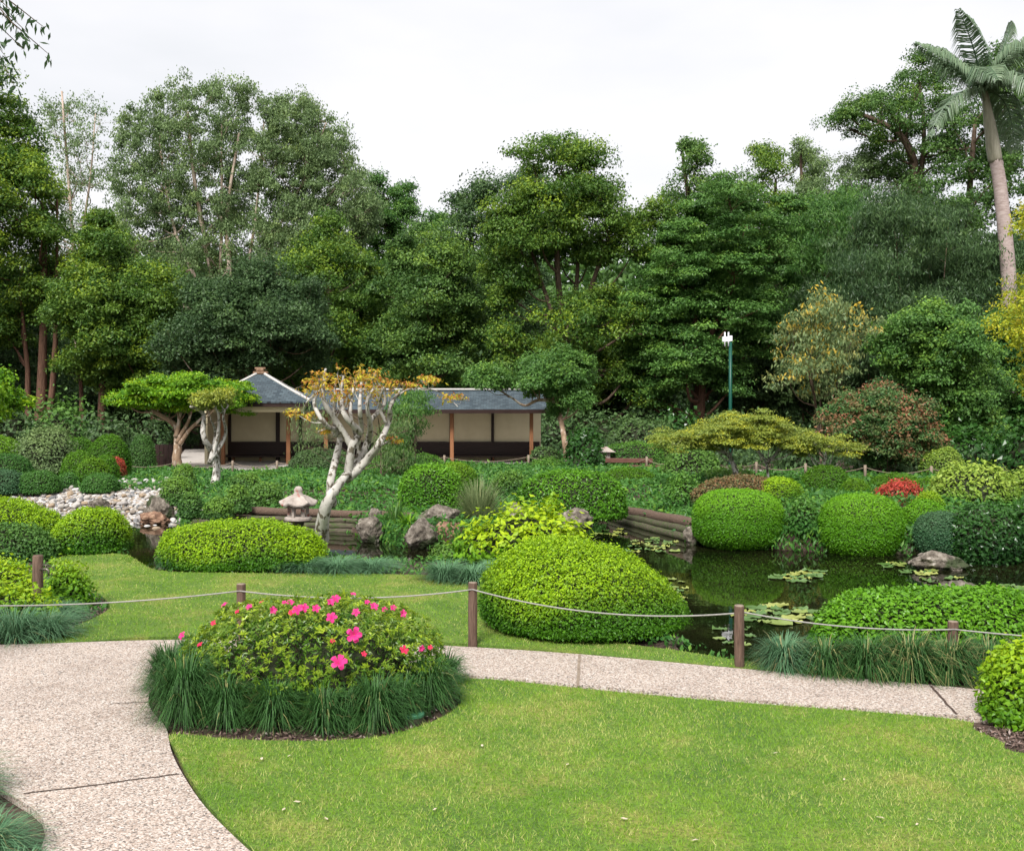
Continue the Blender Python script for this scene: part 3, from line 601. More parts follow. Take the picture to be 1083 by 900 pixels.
box(g, (WX(178, 34.5), 34.55, .6), (.95, .05, .07)); tag(g.obj("timber_screen", M['darktimber']), "low dark board screen behind the brown trunked umbrella tree", "screen")

# ------------------------------------------------------------------ stone lanterns, pole, posts, ropes
def lantern():
    d = 18.5; x = WX(315.5, d); z = WZ(514, d); k = d / F; O = (x, d, WZ0)
    root = thing("stone_lantern", "weathered pale stone lantern with round knob standing over the water", "stone lantern", O); zz = lambda py: WZ(py, d)
    def p(n, g, sh=False): g.obj(n, M['stone'], root, sh, origin=O)
    g = Geo(); prof = [(0, zz(514)), (.045, zz(514.6)), (.075, zz(517)), (.082, zz(519)), (.07, zz(521)), (.09, zz(522)), (.10, zz(523.5))]; lathe(g, prof, (x, d, 0), 16); p("knob", g, True)
    # six sided roof with upturned corners
    g = Geo(); th = np.arange(24) * math.pi / 12; V = []
    cor = np.abs(np.cos(th * 3)) ** 6
    for r_, z_ in ((.02, zz(522.6)), (.12, zz(523.4)), (.19, zz(525.5)), (.27, zz(529)), (.335, zz(532.0)), (.345, zz(533.4)), (.33, zz(535)), (.22, zz(535.5)), (.02, zz(535.5))):
        rr = r_ * (.93 + .10 * cor); up = .05 * cor * (r_ / .34) ** 3
        V.append(np.stack([x + rr * np.cos(th + .2), d + rr * np.sin(th + .2), z_ + up + 0 * th], 1))
    V = np.concatenate(V); i = np.arange(8)[:, None] * 24; j = np.arange(24)[None]; kk = (j + 1) % 24
    g.add(V, np.stack([i + j, i + kk, i + 24 + kk, i + 24 + j], -1).reshape(-1, 4)); p("roof", g)
    g = Geo()
    for q in range(6):
        a = q * math.pi / 3 + .2; box(g, (x + .165 * math.cos(a), d + .165 * math.sin(a), (zz(535) + zz(546)) / 2), (.065, .05, zz(535) - zz(546)), rz=a)
    lathe(g, [(.19, zz(537.5)), (.19, zz(535))], (x, d, 0), 6); lathe(g, [(0, zz(545.5)), (.19, zz(545.5)), (.19, zz(546.5))], (x, d, 0), 6); p("firebox", g)
    g = Geo(); lathe(g, [(0, zz(546.2)), (.22, zz(546.2)), (.255, zz(547.3)), (.255, zz(549.5)), (.20, zz(551.5)), (.05, zz(551.5))], (x, d, 0), 24); p("platform", g, False)
    g = Geo(); lathe(g, [(.115, zz(551.3)), (.10, zz(556)), (.11, zz(563)), (.15, WZ0 - .4)], (x, d, 0), 14); g.obj("pedestal", M['log'], root, True, origin=O)
lantern()
d = 30.6; x = WX(640, d); root = thing("stone_lantern", "small square stone lantern post beside the glossy shrub near the pavilion end", "stone lantern", (x, d, 0)); O = (x, d, 0)
g = Geo(); box(g, (x, d, .28), (.30, .24, .75), bev=.02); g.obj("post", M['stone'], root, origin=O)
g = Geo(); V = [(x - .3, d - .24, .66), (x + .3, d - .24, .66), (x + .3, d + .24, .66), (x - .3, d + .24, .66), (x - .06, d - .06, .82), (x + .06, d - .06, .82), (x + .06, d + .06, .82), (x - .06, d + .06, .82)]
g.add(V, [(0, 1, 5, 4), (1, 2, 6, 5), (2, 3, 7, 6), (3, 0, 4, 7), (4, 5, 6, 7), (0, 3, 2, 1)]); g.obj("cap", M['stone'], root, origin=O)

d = 30.0; x = WX(772.5, d); O = (x, d, 0); root = thing("antenna_pole", "tall green steel pole with white antenna box and tubes on top", "pole", O)
g = Geo(); tube(g, [(x, d, -.1), (x, d, 2), (x, d, WZ(362, d))], [.055, .052, .05], 12); tube(g, [(x, d, .6), (x, d, .62)], .1, 12); g.obj("pole", M['greenmetal'], root, True, origin=O)
xb = WX(768, d); g = Geo(); box(g, (xb, d - .02, WZ(359, d)), (.24, .10, .16), bev=.015); bx_ = g.obj("antenna_box", M['whitemetal'], root, origin=O)
for o_ in (-.05, .06):
    g = Geo(); tube(g, [(xb + o_, d - .05, WZ(366.5, d)), (xb + o_, d - .05, WZ(351.5, d))], .022, 8); g.obj("antenna", M['whitemetal'], bx_, True, origin=O)
g = Geo(); box(g, (x + .01, d, WZ(358, d)), (.08, .08, .16)); g.obj("bracket", M['whitemetal'], root, origin=O)

def post_mesh(r, h):
    g = Geo(); th = 14; P = [(0, 0, z) for z in np.linspace(-.1, h - .012, 7)] + [(0, 0, h - .004)]
    rr = [r * (1 + .03 * math.sin(k * 2.1)) for k in range(7)] + [r * .93]; tube(g, P, rr, th, 0, True, .03); lathe(g, [(0, h - .001), (r * .9, h - .001), (r * .9, h - .006)], (0, 0, 0), 12, 1); return g
pg = post_mesh(.042, .55).mesh("rope_post", [M['post'], M['posttop']], True)
def rope(a, b, sag, r=.0065, parent=None, name="rope", origin=(0, 0, 0), wig=.0, rm='rope'):
    t = np.linspace(0, 1, 22); P = np.outer(1 - t, a) + np.outer(t, b); P[:, 2] -= sag * 4 * t * (1 - t); g = Geo(); tube(g, P, r, 7, 0, True)
    return g.obj(name, M[rm], parent, True, origin=origin)
fr = thing("rope_fence", "low round timber posts joined by a sagging grey rope along the near path", "rope fence", (0, 9, 0))
near = [(-250, 682, .55), (255, 681, .55), (500, 682, .57), (782, 705, .52), (1007, 708, .40), (1330, 735, .5)]
tops = []
for k, (px, py, h) in enumerate(near):
    x, y = G(px, py); o = bpy.data.objects.new("post", pg); COL.objects.link(o); o.parent = fr; o.location = (x, y - 9, 0); o.scale = (1, 1, h / .55); o.rotation_euler = (0, math.radians([0, 0, 0, 4, 1, 0][k]), RNG.random() * 6)
    tops.append((x, y, h))
for k in range(5):
    (x, y, h), (X, Y, H_) = tops[k], tops[k + 1]; lean = [0, 0, 0, .035, 0, 0]
    rope((x + lean[k], y - .04, h - .06), (X + lean[k + 1], Y - .04, H_ - .06), [.13, .07, .11, .05, .05][k], parent=fr, origin=(0, 9, 0))
# two far rope fences
def far_fence(label, pts, h=.40, r=.036):
    c = pts[len(pts) // 2]; o0 = (c[0], c[1], gz1(c[0], c[1])); f = thing("rope_fence", label, "rope fence", o0); tp = []
    for x, y in pts:
        z = gz1(x, y); g = Geo(); tube(g, [(x, y, z - .1), (x, y, z + h * .6), (x, y, z + h)], r, 9); g.obj("post", M['post'] if False else M['posttop'], f, True, origin=o0); tp.append((x, y, z + h - .06))
    for a, b in zip(tp[:-1], tp[1:]): rope(a, b, .14, .009, f, origin=o0, rm='posttop')
far_fence("pale rope fence on the far bank before the pavilion", [(WX(p, 30.4), 30.4) for p in (20, 122, 185, 246, 293, 395, 470, 559, 625)])
far_fence("rope fence on the far bank behind the flat topped maple", [(WX(p, dd), dd) for p, dd in ((640, 30.2), (684, 29.3), (715, 28.6), (743, 28.2), (800, 26.8), (852, 26), (915, 25.2), (985, 24.8), (1060, 24.6), (1160, 24.5))])
# tap on a post in the left bed
x, y = G(40, 655); y = 10.15; x = WX(40, y); zt = WZ(587, y); O = (x, y, 0)
root = thing("tap_post", "thick dark post with a brass garden tap rising from the lime shrubs", "post", O)
g = Geo(); tube(g, [(x, y, -.1), (x, y, zt / 2), (x, y, zt - .01), (x, y, zt)], [.053, .052, .051, .045], 14, 0, True, .02); g.obj("post", M['post'], root, True, origin=O)
g = Geo(); tube(g, [(x + .04, y - .03, zt - .14), (x + .11, y - .04, zt - .135), (x + .13, y - .045, zt - .15), (x + .132, y - .045, zt - .20)], [.012, .013, .013, .011], 8); tp_ = g.obj("tap", M['brass'], root, True, origin=O)
g = Geo(); tube(g, [(x + .10, y - .04, zt - .13), (x + .10, y - .04, zt - .095)], .007, 6); tube(g, [(x + .07, y - .04, zt - .095), (x + .13, y - .04, zt - .095)], .009, 6); g.obj("handle", M['brass'], tp_, True, origin=O)
# valve box
x, y = G(436, 762); O = (x, y, 0); root = thing("irrigation_box", "small round green plastic valve box at the edge of the azalea bed", "valve box", O)
g = Geo(); lathe(g, [(.075, -.05), (.078, .035), (.0, .036)], O, 20); g.obj("box", M['brass'], root, origin=O)
g = Geo(); lathe(g, [(.084, .036), (.084, .052), (.078, .058), (0, .058)], O, 20); g.obj("lid", M['greenplastic'], root, origin=O)

# ------------------------------------------------------------------ edgings
def logs(label, a, b, z, r, mat, name='edging_log', seg=1, cat='log edging'):
    g = Geo(); a = np.array(a); b = np.array(b)
    t = np.linspace(0, 1, 26)[:, None]; P = a * (1 - t) + b * t; P[:, 2] += np.sin(t[:, 0] * 17) * r * .06; tube(g, P, r * (1 + .03 * np.sin(t[:, 0] * 40)), 12, 0, True, .05); return tag(g.obj(name, M[mat], shade=True), label, cat)
def W3(px, py, d): return (WX(px, d), d, WZ(py, d))
logs("fuzzy brown coir roll lying above the timber wall behind the stone lantern", (WX(240, 20.5), 20.5, -.03), (WX(437, 19.3), 19.3, -.03), 0, .085, 'coir', cat='coir roll')
logs("top mossy log of the low pond wall behind the stone lantern", (WX(205, 20.35), 20.35, -.15), (WX(400, 19.45), 19.45, -.15), 0, .055, 'log')
logs("second log of the low pond wall behind the stone lantern", (WX(205, 20.3), 20.3, -.25), (WX(398, 19.4), 19.4, -.25), 0, .06, 'log')
logs("lowest waterline log of the pond wall behind the stone lantern", (WX(205, 20.25), 20.25, -.35), (WX(392, 19.37), 19.37, -.35), 0, .06, 'log')
logs("fuzzy brown coir roll sloping down beside the long oval hedge", (WX(645, 21.9), 21.9, -.13), (WX(735, 18.3), 18.3, -.04), 0, .10, 'coir', cat='coir roll')
logs("upper mossy log below the sloping coir roll", (WX(645, 21.72), 21.72, -.23), (WX(735, 18.12), 18.12, -.17), 0, .075, 'log')
logs("lower wet log below the sloping coir roll", (WX(643, 21.65), 21.65, -.33), (WX(733, 18.05), 18.05, -.30), 0, .075, 'log')
logs("timber log along the waterline between the two big clipped domes", (WX(808, 17.35), 17.35, -.28), (WX(876, 17.0), 17.0, -.28), 0, .085, 'log')
logs("half sunk log under the clipped dome beside the big rock", (WX(935, 16.75), 16.75, -.3), (WX(985, 16.3), 16.3, -.3), 0, .08, 'log')
for k, (a, b, dd, zz, lb) in enumerate(((662, 705, 28.8, .10, "bottom red brown sleeper of the low stack behind the rope fence"), (664, 704, 28.85, .24, "middle red brown sleeper of the low stack behind the rope fence"), (640, 690, 29.6, .40, "top red brown sleeper of the low stack behind the rope fence"))):
    g = Geo(); box(g, (WX((a + b) / 2, dd), dd, zz + .05), ((b - a) * dd / F, .2, .13), rz=-.12, bev=.01); tag(g.obj("timber_sleeper", M['sleeper']), lb, "timber sleeper", "stacked timber sleepers")
g = Geo(); box(g, (WX(68, 29.5), 29.5, .42), (1.3, .2, .3), bev=.01); tag(g.obj("timber_sleeper", M['sleeper']), "brown timber edging among the clipped mounds by the pebble beach", "timber edging")
g = Geo(); tube(g, [W3(201, 545, 20.4), W3(200.5, 527, 20.4)], .10, 10, 0, True, .05); tag(g.obj("timber_pile", M['log'], shade=True), "short mossy timber pile at the end of the pebble beach", "timber pile")
g = Geo(); x, y = WX(176, 15.9), 15.9; lathe(g, [(.18, -1), (.19, -.30), (.18, -.285), (0, -.28)], (x, y, 0), 20); tag(g.obj("stepping_stone", M['log']), "flat round mossy stepping block in the water beside the long clipped hedge", "stepping stone")

# ------------------------------------------------------------------ rocks
rock("large brown boulder with flat top above two others beside the narrow channel", (440, 487, 533, 562), dist=18.2, seed=1, z0=-.15)
rock("rough grey brown boulder lowest at the water below the round hedge", (424, 464, 549, 584), dist=17.2, seed=2)
rock("orange brown boulder tucked between the lime shrub and the grey boulders", (459, 491, 551, 584), 'orangerock', dist=17.3, seed=3)
rock("small round boulder among reeds beside the white trunked tree", (376, 404, 547, 566), dist=18.0, seed=4)
rock("low dark stone behind the reeds left of the channel boulders", (388, 404, 538, 552), dist=19.0, seed=14, z0=-.1)
rock("low brown boulder under the front of the long oval hedge", (585, 628, 538, 562), dist=18.6, seed=5, z0=-.3)
rock("small pinkish stone half hidden behind the lime shrub", (533, 556, 531, 545), dist=19.2, seed=6, z0=-.2)
rock("dark upright stone at the foot of the left big clipped dome", (723, 745, 556, 582), dist=17.8, seed=7)
rock("small pale stone between the two big clipped domes", (812, 828, 563, 575), dist=17.9, seed=17, z0=-.25)
rock("big angular brown boulder standing in the water below the round bushes", (962, 1022, 582, 609), dist=15.2, seed=8, ratio=.6)
rock("low pinkish rock just behind the flat near hedge", (992, 1048, 615, 640), dist=12.6, seed=9, ratio=.8)
rock("big grey brown boulder at the end of the pebble beach", (152, 187, 523, 549), dist=21.2, seed=10)
rock("flat red brown slab in front of the beach boulder", (148, 180, 541, 552), 'orangerock', dist=20.9, seed=11)
rock("dark boulder in the middle of the pebble beach", (92, 118, 527, 543), dist=22.3, seed=12, z0=-.25)
rock("tan stone on the bank beside the pale trunked umbrella tree", (240, 252, 529, 537), 'orangerock', dist=22.6, seed=13, z0=0)
rock("small brown stone showing under the big near dome hedge", (697, 722, 672, 692), dist=9.4, seed=15, z0=-.08)
# pebbles: 300 separate, the rest as one mass
pm = []
for s_, (c, nm) in enumerate((((.44, .41, .37), "a"), ((.28, .24, .20), "b"), ((.18, .18, .18), "c"), ((.36, .33, .31), "d"), ((.33, .25, .17), "e"), ((.54, .52, .50), "f"))):
    mt = noise_mat("river stone " + nm, [(.3, tuple(q * .75 for q in c)), (.7, tuple(min(.8, q * 1.1) for q in c))], scale=12, bump=.3)
    bm = bmesh.new(); bmesh.ops.create_icosphere(bm, subdivisions=3, radius=1); V = np.array([q.co[:] for q in bm.verts]); T = [[q.index for q in f.verts] for f in bm.faces]; bm.free()
    rg = np.random.default_rng(s_ + 40)
    for _ in range(7):
        nn = unit(rg.normal(size=(1, 3)))[0]; V = V - np.outer(np.maximum(V @ nn - rg.uniform(.6, .85), 0) * .8, nn)
    V = V * np.array([1, .78, .62]) * .052; g = Geo(); g.add(V, None, T); pm.append((g.mesh("river_stone", [mt], True), V, np.array(T), mt))
cand = RNG.uniform(beach_poly.min(0), beach_poly.max(0), (60000, 2)); cand = cand[inside(beach_poly, cand[:, 0], cand[:, 1])]
cand = cand[(cand[:, 0] / cand[:, 1] * F + CX > -60)][:11000]; zc_ = gz(cand[:, 0], cand[:, 1]); ok = zc_ > -.5; cand = cand[ok]; zc_ = zc_[ok]
vis = (cand[:, 0] / cand[:, 1] * F + CX > 4); sizes = RNG.uniform(.55, 1.25, len(cand)) * (1 + (RNG.random(len(cand)) < .08) * .6); sizes[~vis] = .8
order = np.argsort(-(sizes * vis)); first = order[:300]; rest = order[300:]
for k in first:
    o = bpy.data.objects.new("river_stone", pm[RNG.integers(6)][0]); COL.objects.link(o); s_ = sizes[k]; o.scale = (s_, s_, s_); o.location = (cand[k, 0], cand[k, 1], zc_[k] + .045 * s_); o.rotation_euler = tuple(RNG.uniform(-.5, .5, 2)) + (RNG.random() * 6,)
    tag(o, "pale rounded river stone lying on the pebble beach beside the pond", "stone", "river stones of the pebble beach")
g = Geo()
for k in rest:
    q = RNG.integers(6); V = pm[q][1]; a = RNG.random() * 6; c_, s_ = math.cos(a), math.sin(a); S = sizes[k]
    g.add(np.stack([V[:, 0] * c_ - V[:, 1] * s_, V[:, 0] * s_ + V[:, 1] * c_, V[:, 2]], 1) * S + (cand[k, 0], cand[k, 1], zc_[k] + .03), None, pm[q][2], q)
tag(g.obj("pebbles", [m_[3] for m_ in pm], shade=True), kind='stuff')

# lily pads
def pad_mesh(seed):
    rg = np.random.default_rng(seed); th = np.linspace(.14, 2 * math.pi - .14, 18); r = .1 * (1 + .04 * rg.normal(size=18)); V = [(0, 0, 0)] + [(r[k] * math.cos(th[k]), r[k] * math.sin(th[k]), .006 * abs(rg.normal()) + (.012 if rg.random() < .15 else 0)) for k in range(18)]
    T = [(0, k + 1, k + 2) for k in range(17)]; g = Geo(); g.add(V, None, T, 0, np.array([rg.random(), (rg.random() < .4) * rg.random()])); V2 = np.array(V) - (0, 0, .004); g.add(V2, None, [t[::-1] for t in T], 0, np.array([.5, .3])); return g.mesh("lily_pad", M['lily'], True)
pads = [pad_mesh(k) for k in range(10)]
cl = [(822, 650, 42, 11, 95, 1.15, "in the big raft near the rope"), (842, 611, 22, 5, 14, 1.0, "in the small middle patch"), (860, 606, 14, 3, 6, 1.0, "in the small middle patch"), (712, 625, 16, 14, 15, .75, "beside the big near dome hedge"),
      (690, 578, 32, 9, 30, .8, "below the sloping coir roll"), (975, 606, 20, 3, 9, .9, "in front of the boulder"), (943, 598, 12, 3, 7, .9, "below the second clipped dome"), (1070, 622, 16, 4, 9, .9, "at the far side of the low pinkish rock"), (785, 672, 40, 12, 10, .5, "among floating bits near the bank"),
      (470, 592, 12, 3, 6, .8, "in the narrow channel below the boulders"), (650, 563, 20, 4, 8, .8, "below the sloping coir roll"), (990, 612, 30, 4, 5, .7, "in front of the boulder"), (190, 559, 14, 3, 4, .8, "beside the pebble beach")]
for px, py, sx, sy, n, sc, wh in cl:
    done = []
    for _ in range(n * 6):
        if len(done) >= n: break
        u = rdirs(1)[0] * RNG.random() ** .4; X, Y = G(px + u[0] * sx, py + u[1] * sy, WZ0)
        s_ = sc * RNG.uniform(.65, 1.35)
        if any(math.hypot(X - a, Y - b) < .075 * (s_ + c) for a, b, c in done) or sdist(pond, np.array([X]), np.array([Y]))[0] > -.15: continue
        done.append((X, Y, s_)); o = bpy.data.objects.new("lily_pad", pads[RNG.integers(10)]); COL.objects.link(o); o.location = (X, Y, WZ0 + .006 + RNG.random() * .006); o.scale = (s_, s_, 1.5); o.rotation_euler = (0, 0, RNG.random() * 6.28)
        tag(o, "round green lily pad floating " + wh, "lily pad", "lily pads " + wh)

# ------------------------------------------------------------------ clipped hedges and shrubs
H_ = hedge
H_("clipped_hedge", "big lime tipped clipped dome hedge just behind the rope", (512, 726, 569, 684), 'dome', size=.027, ratio=.85, lump=.05, tipw=1.0, rough=.05, cover=3.6, tiltx=-.3, e=2.0)
H_("clipped_hedge", "wide low lime topped hedge in front of the stone lantern", (165, 346, 551, 606), 'dome', size=.032, ratio=.55, lump=.05, tipw=1.0, rough=.04, e=2.5, cover=3.0)
H_("clipped_hedge", "flat bright green hedge behind the grass tufts by the near rope", (860, 1150, 623, 694), 'hedge', size=.042, ratio=.38, lump=.05, tipw=.6, rough=.03, e=3.2, cover=4.5)
H_("clipped_dome", "smooth clipped dome at the water edge nearest the coir roll", (733, 828, 518, 581), 'ball', 'topiary', dist=17.5, ball=True, size=.028, e=2.7, lump=.015, tipw=.7, rough=.014, cover=2.6)
H_("clipped_dome", "smooth clipped dome at the water edge next to the red leaved shrub", (867, 954, 523, 591), 'ball', 'topiary', dist=16.9, ball=True, size=.028, e=2.6, lump=.02, tipw=.7, rough=.014, cover=2.6)
H_("clipped_ball", "bright green ball bush partly hidden behind the greyer ball above the boulder", (952, 1003, 529, 585), 'ball', 'topiary', dist=17.0, ball=True, size=.03, lump=.02, tipw=.5, rough=.02)
H_("clipped_ball", "grey green small leaved ball directly above the big boulder", (968, 1023, 541, 590), 'silver', 'topiary', dist=16.2, ball=True, size=.028, lump=.02, tipw=.3, rough=.02, cover=3)
H_("glossy_bush", "dark glossy rounded bush beside the grey green ball", (1004, 1080, 533, 602), 'gloss', 'bush', dist=15.9, ball=True, size=.07, lump=.06, tipw=.3, rough=.04)
H_("glossy_bush", "dark bush running out of the frame past the glossy rounded bush", (1068, 1150, 520, 604), 'gloss', 'bush', dist=16.2, size=.07, ball=True, lump=.06, rough=.04)
H_("variegated_bush", "wide yellow variegated bush behind the clipped balls", (982, 1076, 492, 552), 'variegated', 'bush', dist=20.0, size=.08, lump=.08, tipw=1.0, rough=.05, z0=0, loose=.12)
H_("variegated_bush", "yellow edged bush at the frame edge behind the dark glossy bushes", (1055, 1130, 498, 560), 'variegated', 'bush', dist=20.8, size=.08, lump=.08, tipw=.8, rough=.05, z0=0, loose=.1)
H_("clipped_ball", "lime ball peeping between the second big dome and the variegated bush", (965, 1000, 520, 548), 'lime', 'topiary', dist=18.9, z0=0, size=.03, tipw=.6)
H_("red_shrub", "small rounded shrub with bright red new leaves", (925, 977, 510, 542), 'redleaf', 'shrub', dist=20.2, size=.05, z0=0, tipw=1.0, loose=.08, lump=.08)
H_("clipped_ball", "small clipped ball between the larger ball and the red shrub", (887, 922, 506, 532), 'dome', 'topiary', dist=21.5, z0=0, size=.032, tipw=.25, lump=.02)
H_("clipped_ball", "mid green clipped ball behind the rope above the water", (846, 901, 492, 532), 'dome', 'topiary', dist=22.3, z0=0, size=.032, tipw=.15, lump=.02)
H_("clipped_hedge", "low clipped mound behind the red leaved shrub", (918, 976, 501, 530), 'dome', 'hedge', dist=23.0, z0=0, size=.035, tipw=.15)
H_("clipped_hedge", "low clipped mound between the red shrub and the variegated bush", (960, 1010, 505, 530), 'dome', 'hedge', dist=22.4, z0=0, size=.035, tipw=.2)
H_("clipped_hedge", "bronze tinted hedge with rounded ends under the flat topped maple", (733, 835, 503, 542), 'bronze', dist=20.6, z0=0, size=.045, tipw=.7, ratio=.6, lump=.08)
H_("clipped_hedge", "small lime end of the bronze hedge under the flat topped maple", (800, 852, 505, 540), 'dome', dist=20.3, z0=0, size=.035, tipw=1.0)
H_("clipped_hedge", "rounded hedge with yellow tips behind the flat topped maple", (972, 1020, 472, 508), 'variegated', dist=25.5, z0=0, size=.05, tipw=.8)
H_("leafy_bush", "bright green leafy bush under the spreading end of the maple", (698, 764, 472, 512), 'bright', 'bush', dist=26.8, size=.08, tipw=.3, lump=.1, rough=.05, z0=0)
H_("clipped_hedge", "long oval bright green hedge right of the reeds", (545, 663, 497, 549), 'hedge', dist=20.0, z0=-.15, size=.055, ratio=.5, e=2.8, lump=.03, tipw=.45, rough=.03, cover=3)
H_("clipped_hedge", "small rounded hedge behind the end of the long oval hedge", (636, 694, 495, 520), 'dome', dist=25.4, z0=0, size=.04, tipw=.15)
H_("clipped_hedge", "round bright hedge above the big flat topped boulder", (420, 491, 490, 534), 'hedge', dist=20.6, z0=-.1, size=.05, ratio=.8, e=2.6, tipw=.7, lump=.04, cover=3)
H_("clipped_hedge", "low rounded hedge just behind the round bright hedge", (455, 508, 489, 520), 'dome', dist=22.6, z0=0, size=.035, tipw=.4, lump=.03)
H_("clipped_hedge", "wide low hedge behind the white trunked tree before the pavilion", (305, 378, 475, 502), 'dark', dist=28.8, z0=0, size=.05, tipw=.4, lump=.06)
H_("clipped_hedge", "dark low hedge under the weeping shrub before the pavilion", (372, 470, 478, 505), 'cover', dist=28.4, z0=0, size=.05, lump=.1, ratio=.5)
H_("lime_shrub", "loose lime yellow shrub behind the big near dome hedge", (486, 622, 541, 600), 'lime', 'shrub', size=.09, ratio=.75, lump=.12, tipw=1.0, rough=.06, loose=.2, e=2.1, up=.6, cover=2.4)
H_("glossy_bush", "tall glossy leaved shrub beside the small square lantern", (594, 642, 455, 500), 'gloss', 'bush', dist=29.8, size=.13, lump=.12, rough=.1, tipw=.4, z0=0, loose=.2)
H_("dark_bush", "small dark bush at the foot of the pruned tree", (556, 597, 474, 500), 'dark', 'bush', dist=31, size=.09, z0=0, lump=.1)
H_("clipped_hedge", "long dark clipped hedge behind the timber sleepers", (632, 706, 468, 505), 'cover', dist=31.2, z0=0, size=.06, ratio=.4, e=3, lump=.05)
H_("dark_bush", "dark bush behind the long clipped hedge", (640, 720, 448, 500), 'dark', 'bush', dist=34, z0=0, size=.12, lump=.15, loose=.3)
H_("clipped_ball", "small yellow tipped ball above the long dark hedge", (684, 712, 457, 490), 'variegated', 'bush', dist=32.2, z0=0, size=.07, tipw=.9)
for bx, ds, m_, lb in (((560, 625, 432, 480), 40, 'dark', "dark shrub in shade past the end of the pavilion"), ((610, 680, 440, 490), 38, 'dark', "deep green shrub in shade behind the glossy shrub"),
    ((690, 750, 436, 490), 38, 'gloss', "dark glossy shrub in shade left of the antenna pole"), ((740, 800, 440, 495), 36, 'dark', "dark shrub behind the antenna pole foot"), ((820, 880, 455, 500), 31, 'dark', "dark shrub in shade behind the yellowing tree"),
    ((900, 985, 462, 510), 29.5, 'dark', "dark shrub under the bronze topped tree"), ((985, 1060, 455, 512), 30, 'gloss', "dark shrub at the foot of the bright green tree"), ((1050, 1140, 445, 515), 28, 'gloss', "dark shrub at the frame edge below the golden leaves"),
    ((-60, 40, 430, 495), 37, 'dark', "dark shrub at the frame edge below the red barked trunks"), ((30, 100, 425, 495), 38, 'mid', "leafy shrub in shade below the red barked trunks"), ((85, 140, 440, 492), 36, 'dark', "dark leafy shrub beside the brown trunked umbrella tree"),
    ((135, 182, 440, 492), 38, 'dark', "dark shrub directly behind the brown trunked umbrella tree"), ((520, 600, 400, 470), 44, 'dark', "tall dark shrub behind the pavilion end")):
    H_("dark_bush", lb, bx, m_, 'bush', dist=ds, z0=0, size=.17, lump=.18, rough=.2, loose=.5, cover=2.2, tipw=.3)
# left bank mounds
H_("clipped_hedge", "big glossy clipped hedge ending at the lawn by the left water", (54, 136, 537, 588), 'dome', size=.036, ratio=.9, lump=.04, tipw=.9, rough=.035, e=2.4, cover=3, tiltx=.1)
H_("clipped_hedge", "long lime topped hedge stretching out of frame beside the pebble beach", (-90, 70, 529, 583), 'dome', dist=16.2, size=.036, ratio=.5, tipw=.9, lump=.06, rough=.04, cover=2.8)
H_("azalea_shrub", "dull green low shrub in front of the lime topped hedge", (-40, 58, 556, 591), 'mid', 'shrub', dist=14.0, size=.045, ratio=.5, tipw=.2, loose=.08, lump=.1)
for bx, ds, m_, lb, tw in (((92, 138, 460, 490), 29, 'dome', "round clipped mound highest of the left bank group", .1), ((58, 106, 463, 490), 29.5, 'dome', "clipped mound just left of the highest round mound", .1), ((64, 104, 477, 505), 26.5, 'dome', "middle clipped mound behind the round one by the beach", .15),
    ((79, 117, 484, 509), 25.5, 'dome', "round clipped mound nearest the pebble beach", .3), ((100, 126, 480, 500), 27, 'dome', "small clipped mound touching the orange red flowers", .1), ((-20, 35, 480, 512), 26, 'cover', "low dark mound at the frame edge above the beach", .1),
    ((-30, 28, 497, 523), 24, 'silver', "silvery low mound at the frame edge beside the pebbles", .2), ((18, 64, 498, 524), 24.2, 'cover', "dark green low mound at the upper edge of the pebbles", .2), ((60, 84, 500, 515), 25, 'cover', "tiny rounded mound above the pebbles", .1), ((-40, 30, 462, 492), 28.6, 'lime', "bright green mound at the frame edge by the grey shrub", .1),
    ((86, 126, 501, 520), 24.4, 'cover', "low green mound between the round mounds and the pebbles", .1), ((136, 165, 459, 492), 31, 'mid', "leafy mound beside the brown trunk with white flowers near", .1)):
    H_("clipped_mound", lb, bx, m_, 'shrub', dist=ds, z0=0, size=.04, tipw=tw, lump=.03, cover=2.6)
H_("grey_shrub", "loose twiggy greyish shrub on the left bank", (20, 75, 455, 500), 'grey', 'shrub', dist=28, z0=0, size=.07, lump=.15, loose=.25, tipw=.3)
H_("flowering_shrub", "small shrub covered in orange red flowers", (108, 134, 483, 497), 'redleaf', 'shrub', dist=28.0, z0=0, size=.05, tipw=1.0)
for bx, lb in (((182, 208, 490, 512), "small leafy bush behind the pale trunk"), ((243, 276, 499, 524), "bright leafy bush right of the pale trunk"), ((170, 205, 505, 527), "low bush left of the pale trunk by the pebbles"), ((238, 264, 513, 534), "small leafy bush at the foot of the pale trunk"), ((190, 214, 521, 540), "low bush above the mossy pile"), ((215, 245, 526, 541), "tiny bush above the log wall")):
    H_("low_azalea", lb, bx, 'mid', 'shrub', dist=EYE * F / (bx[3] - HY + 6), z0=0, size=.05, tipw=.8, lump=.1, loose=.06, group="low azaleas round the pale trunk")
# near left bed
H_("lime_shrub", "lime leaved shrub around the dark tap post", (-70, 48, 598, 652), 'lime', 'shrub', dist=10.6, size=.045, ratio=.6, tipw=.8, loose=.1, lump=.1, up=.5, z0=0)
H_("lime_shrub", "lime shrub in front of the tap post above the grass tufts", (-50, 58, 624, 664), 'lime', 'shrub', dist=9.7, size=.045, ratio=.35, tipw=.9, loose=.1, lump=.1, up=.5, z0=0)
H_("lime_shrub", "small lime shrub with tan stems beside the bark mulch", (50, 92, 598, 636), 'lime', 'shrub', dist=10.6, size=.045, tipw=.6, loose=.14, lump=.12, up=.5, z0=0)
H_("round_bush", "round lime tipped bush cut by the frame beside the path end", (1040, 1140, 680, 776), 'lime', 'bush', size=.042, tipw=.8, lump=.05, rough=.04, loose=.05, cover=3)

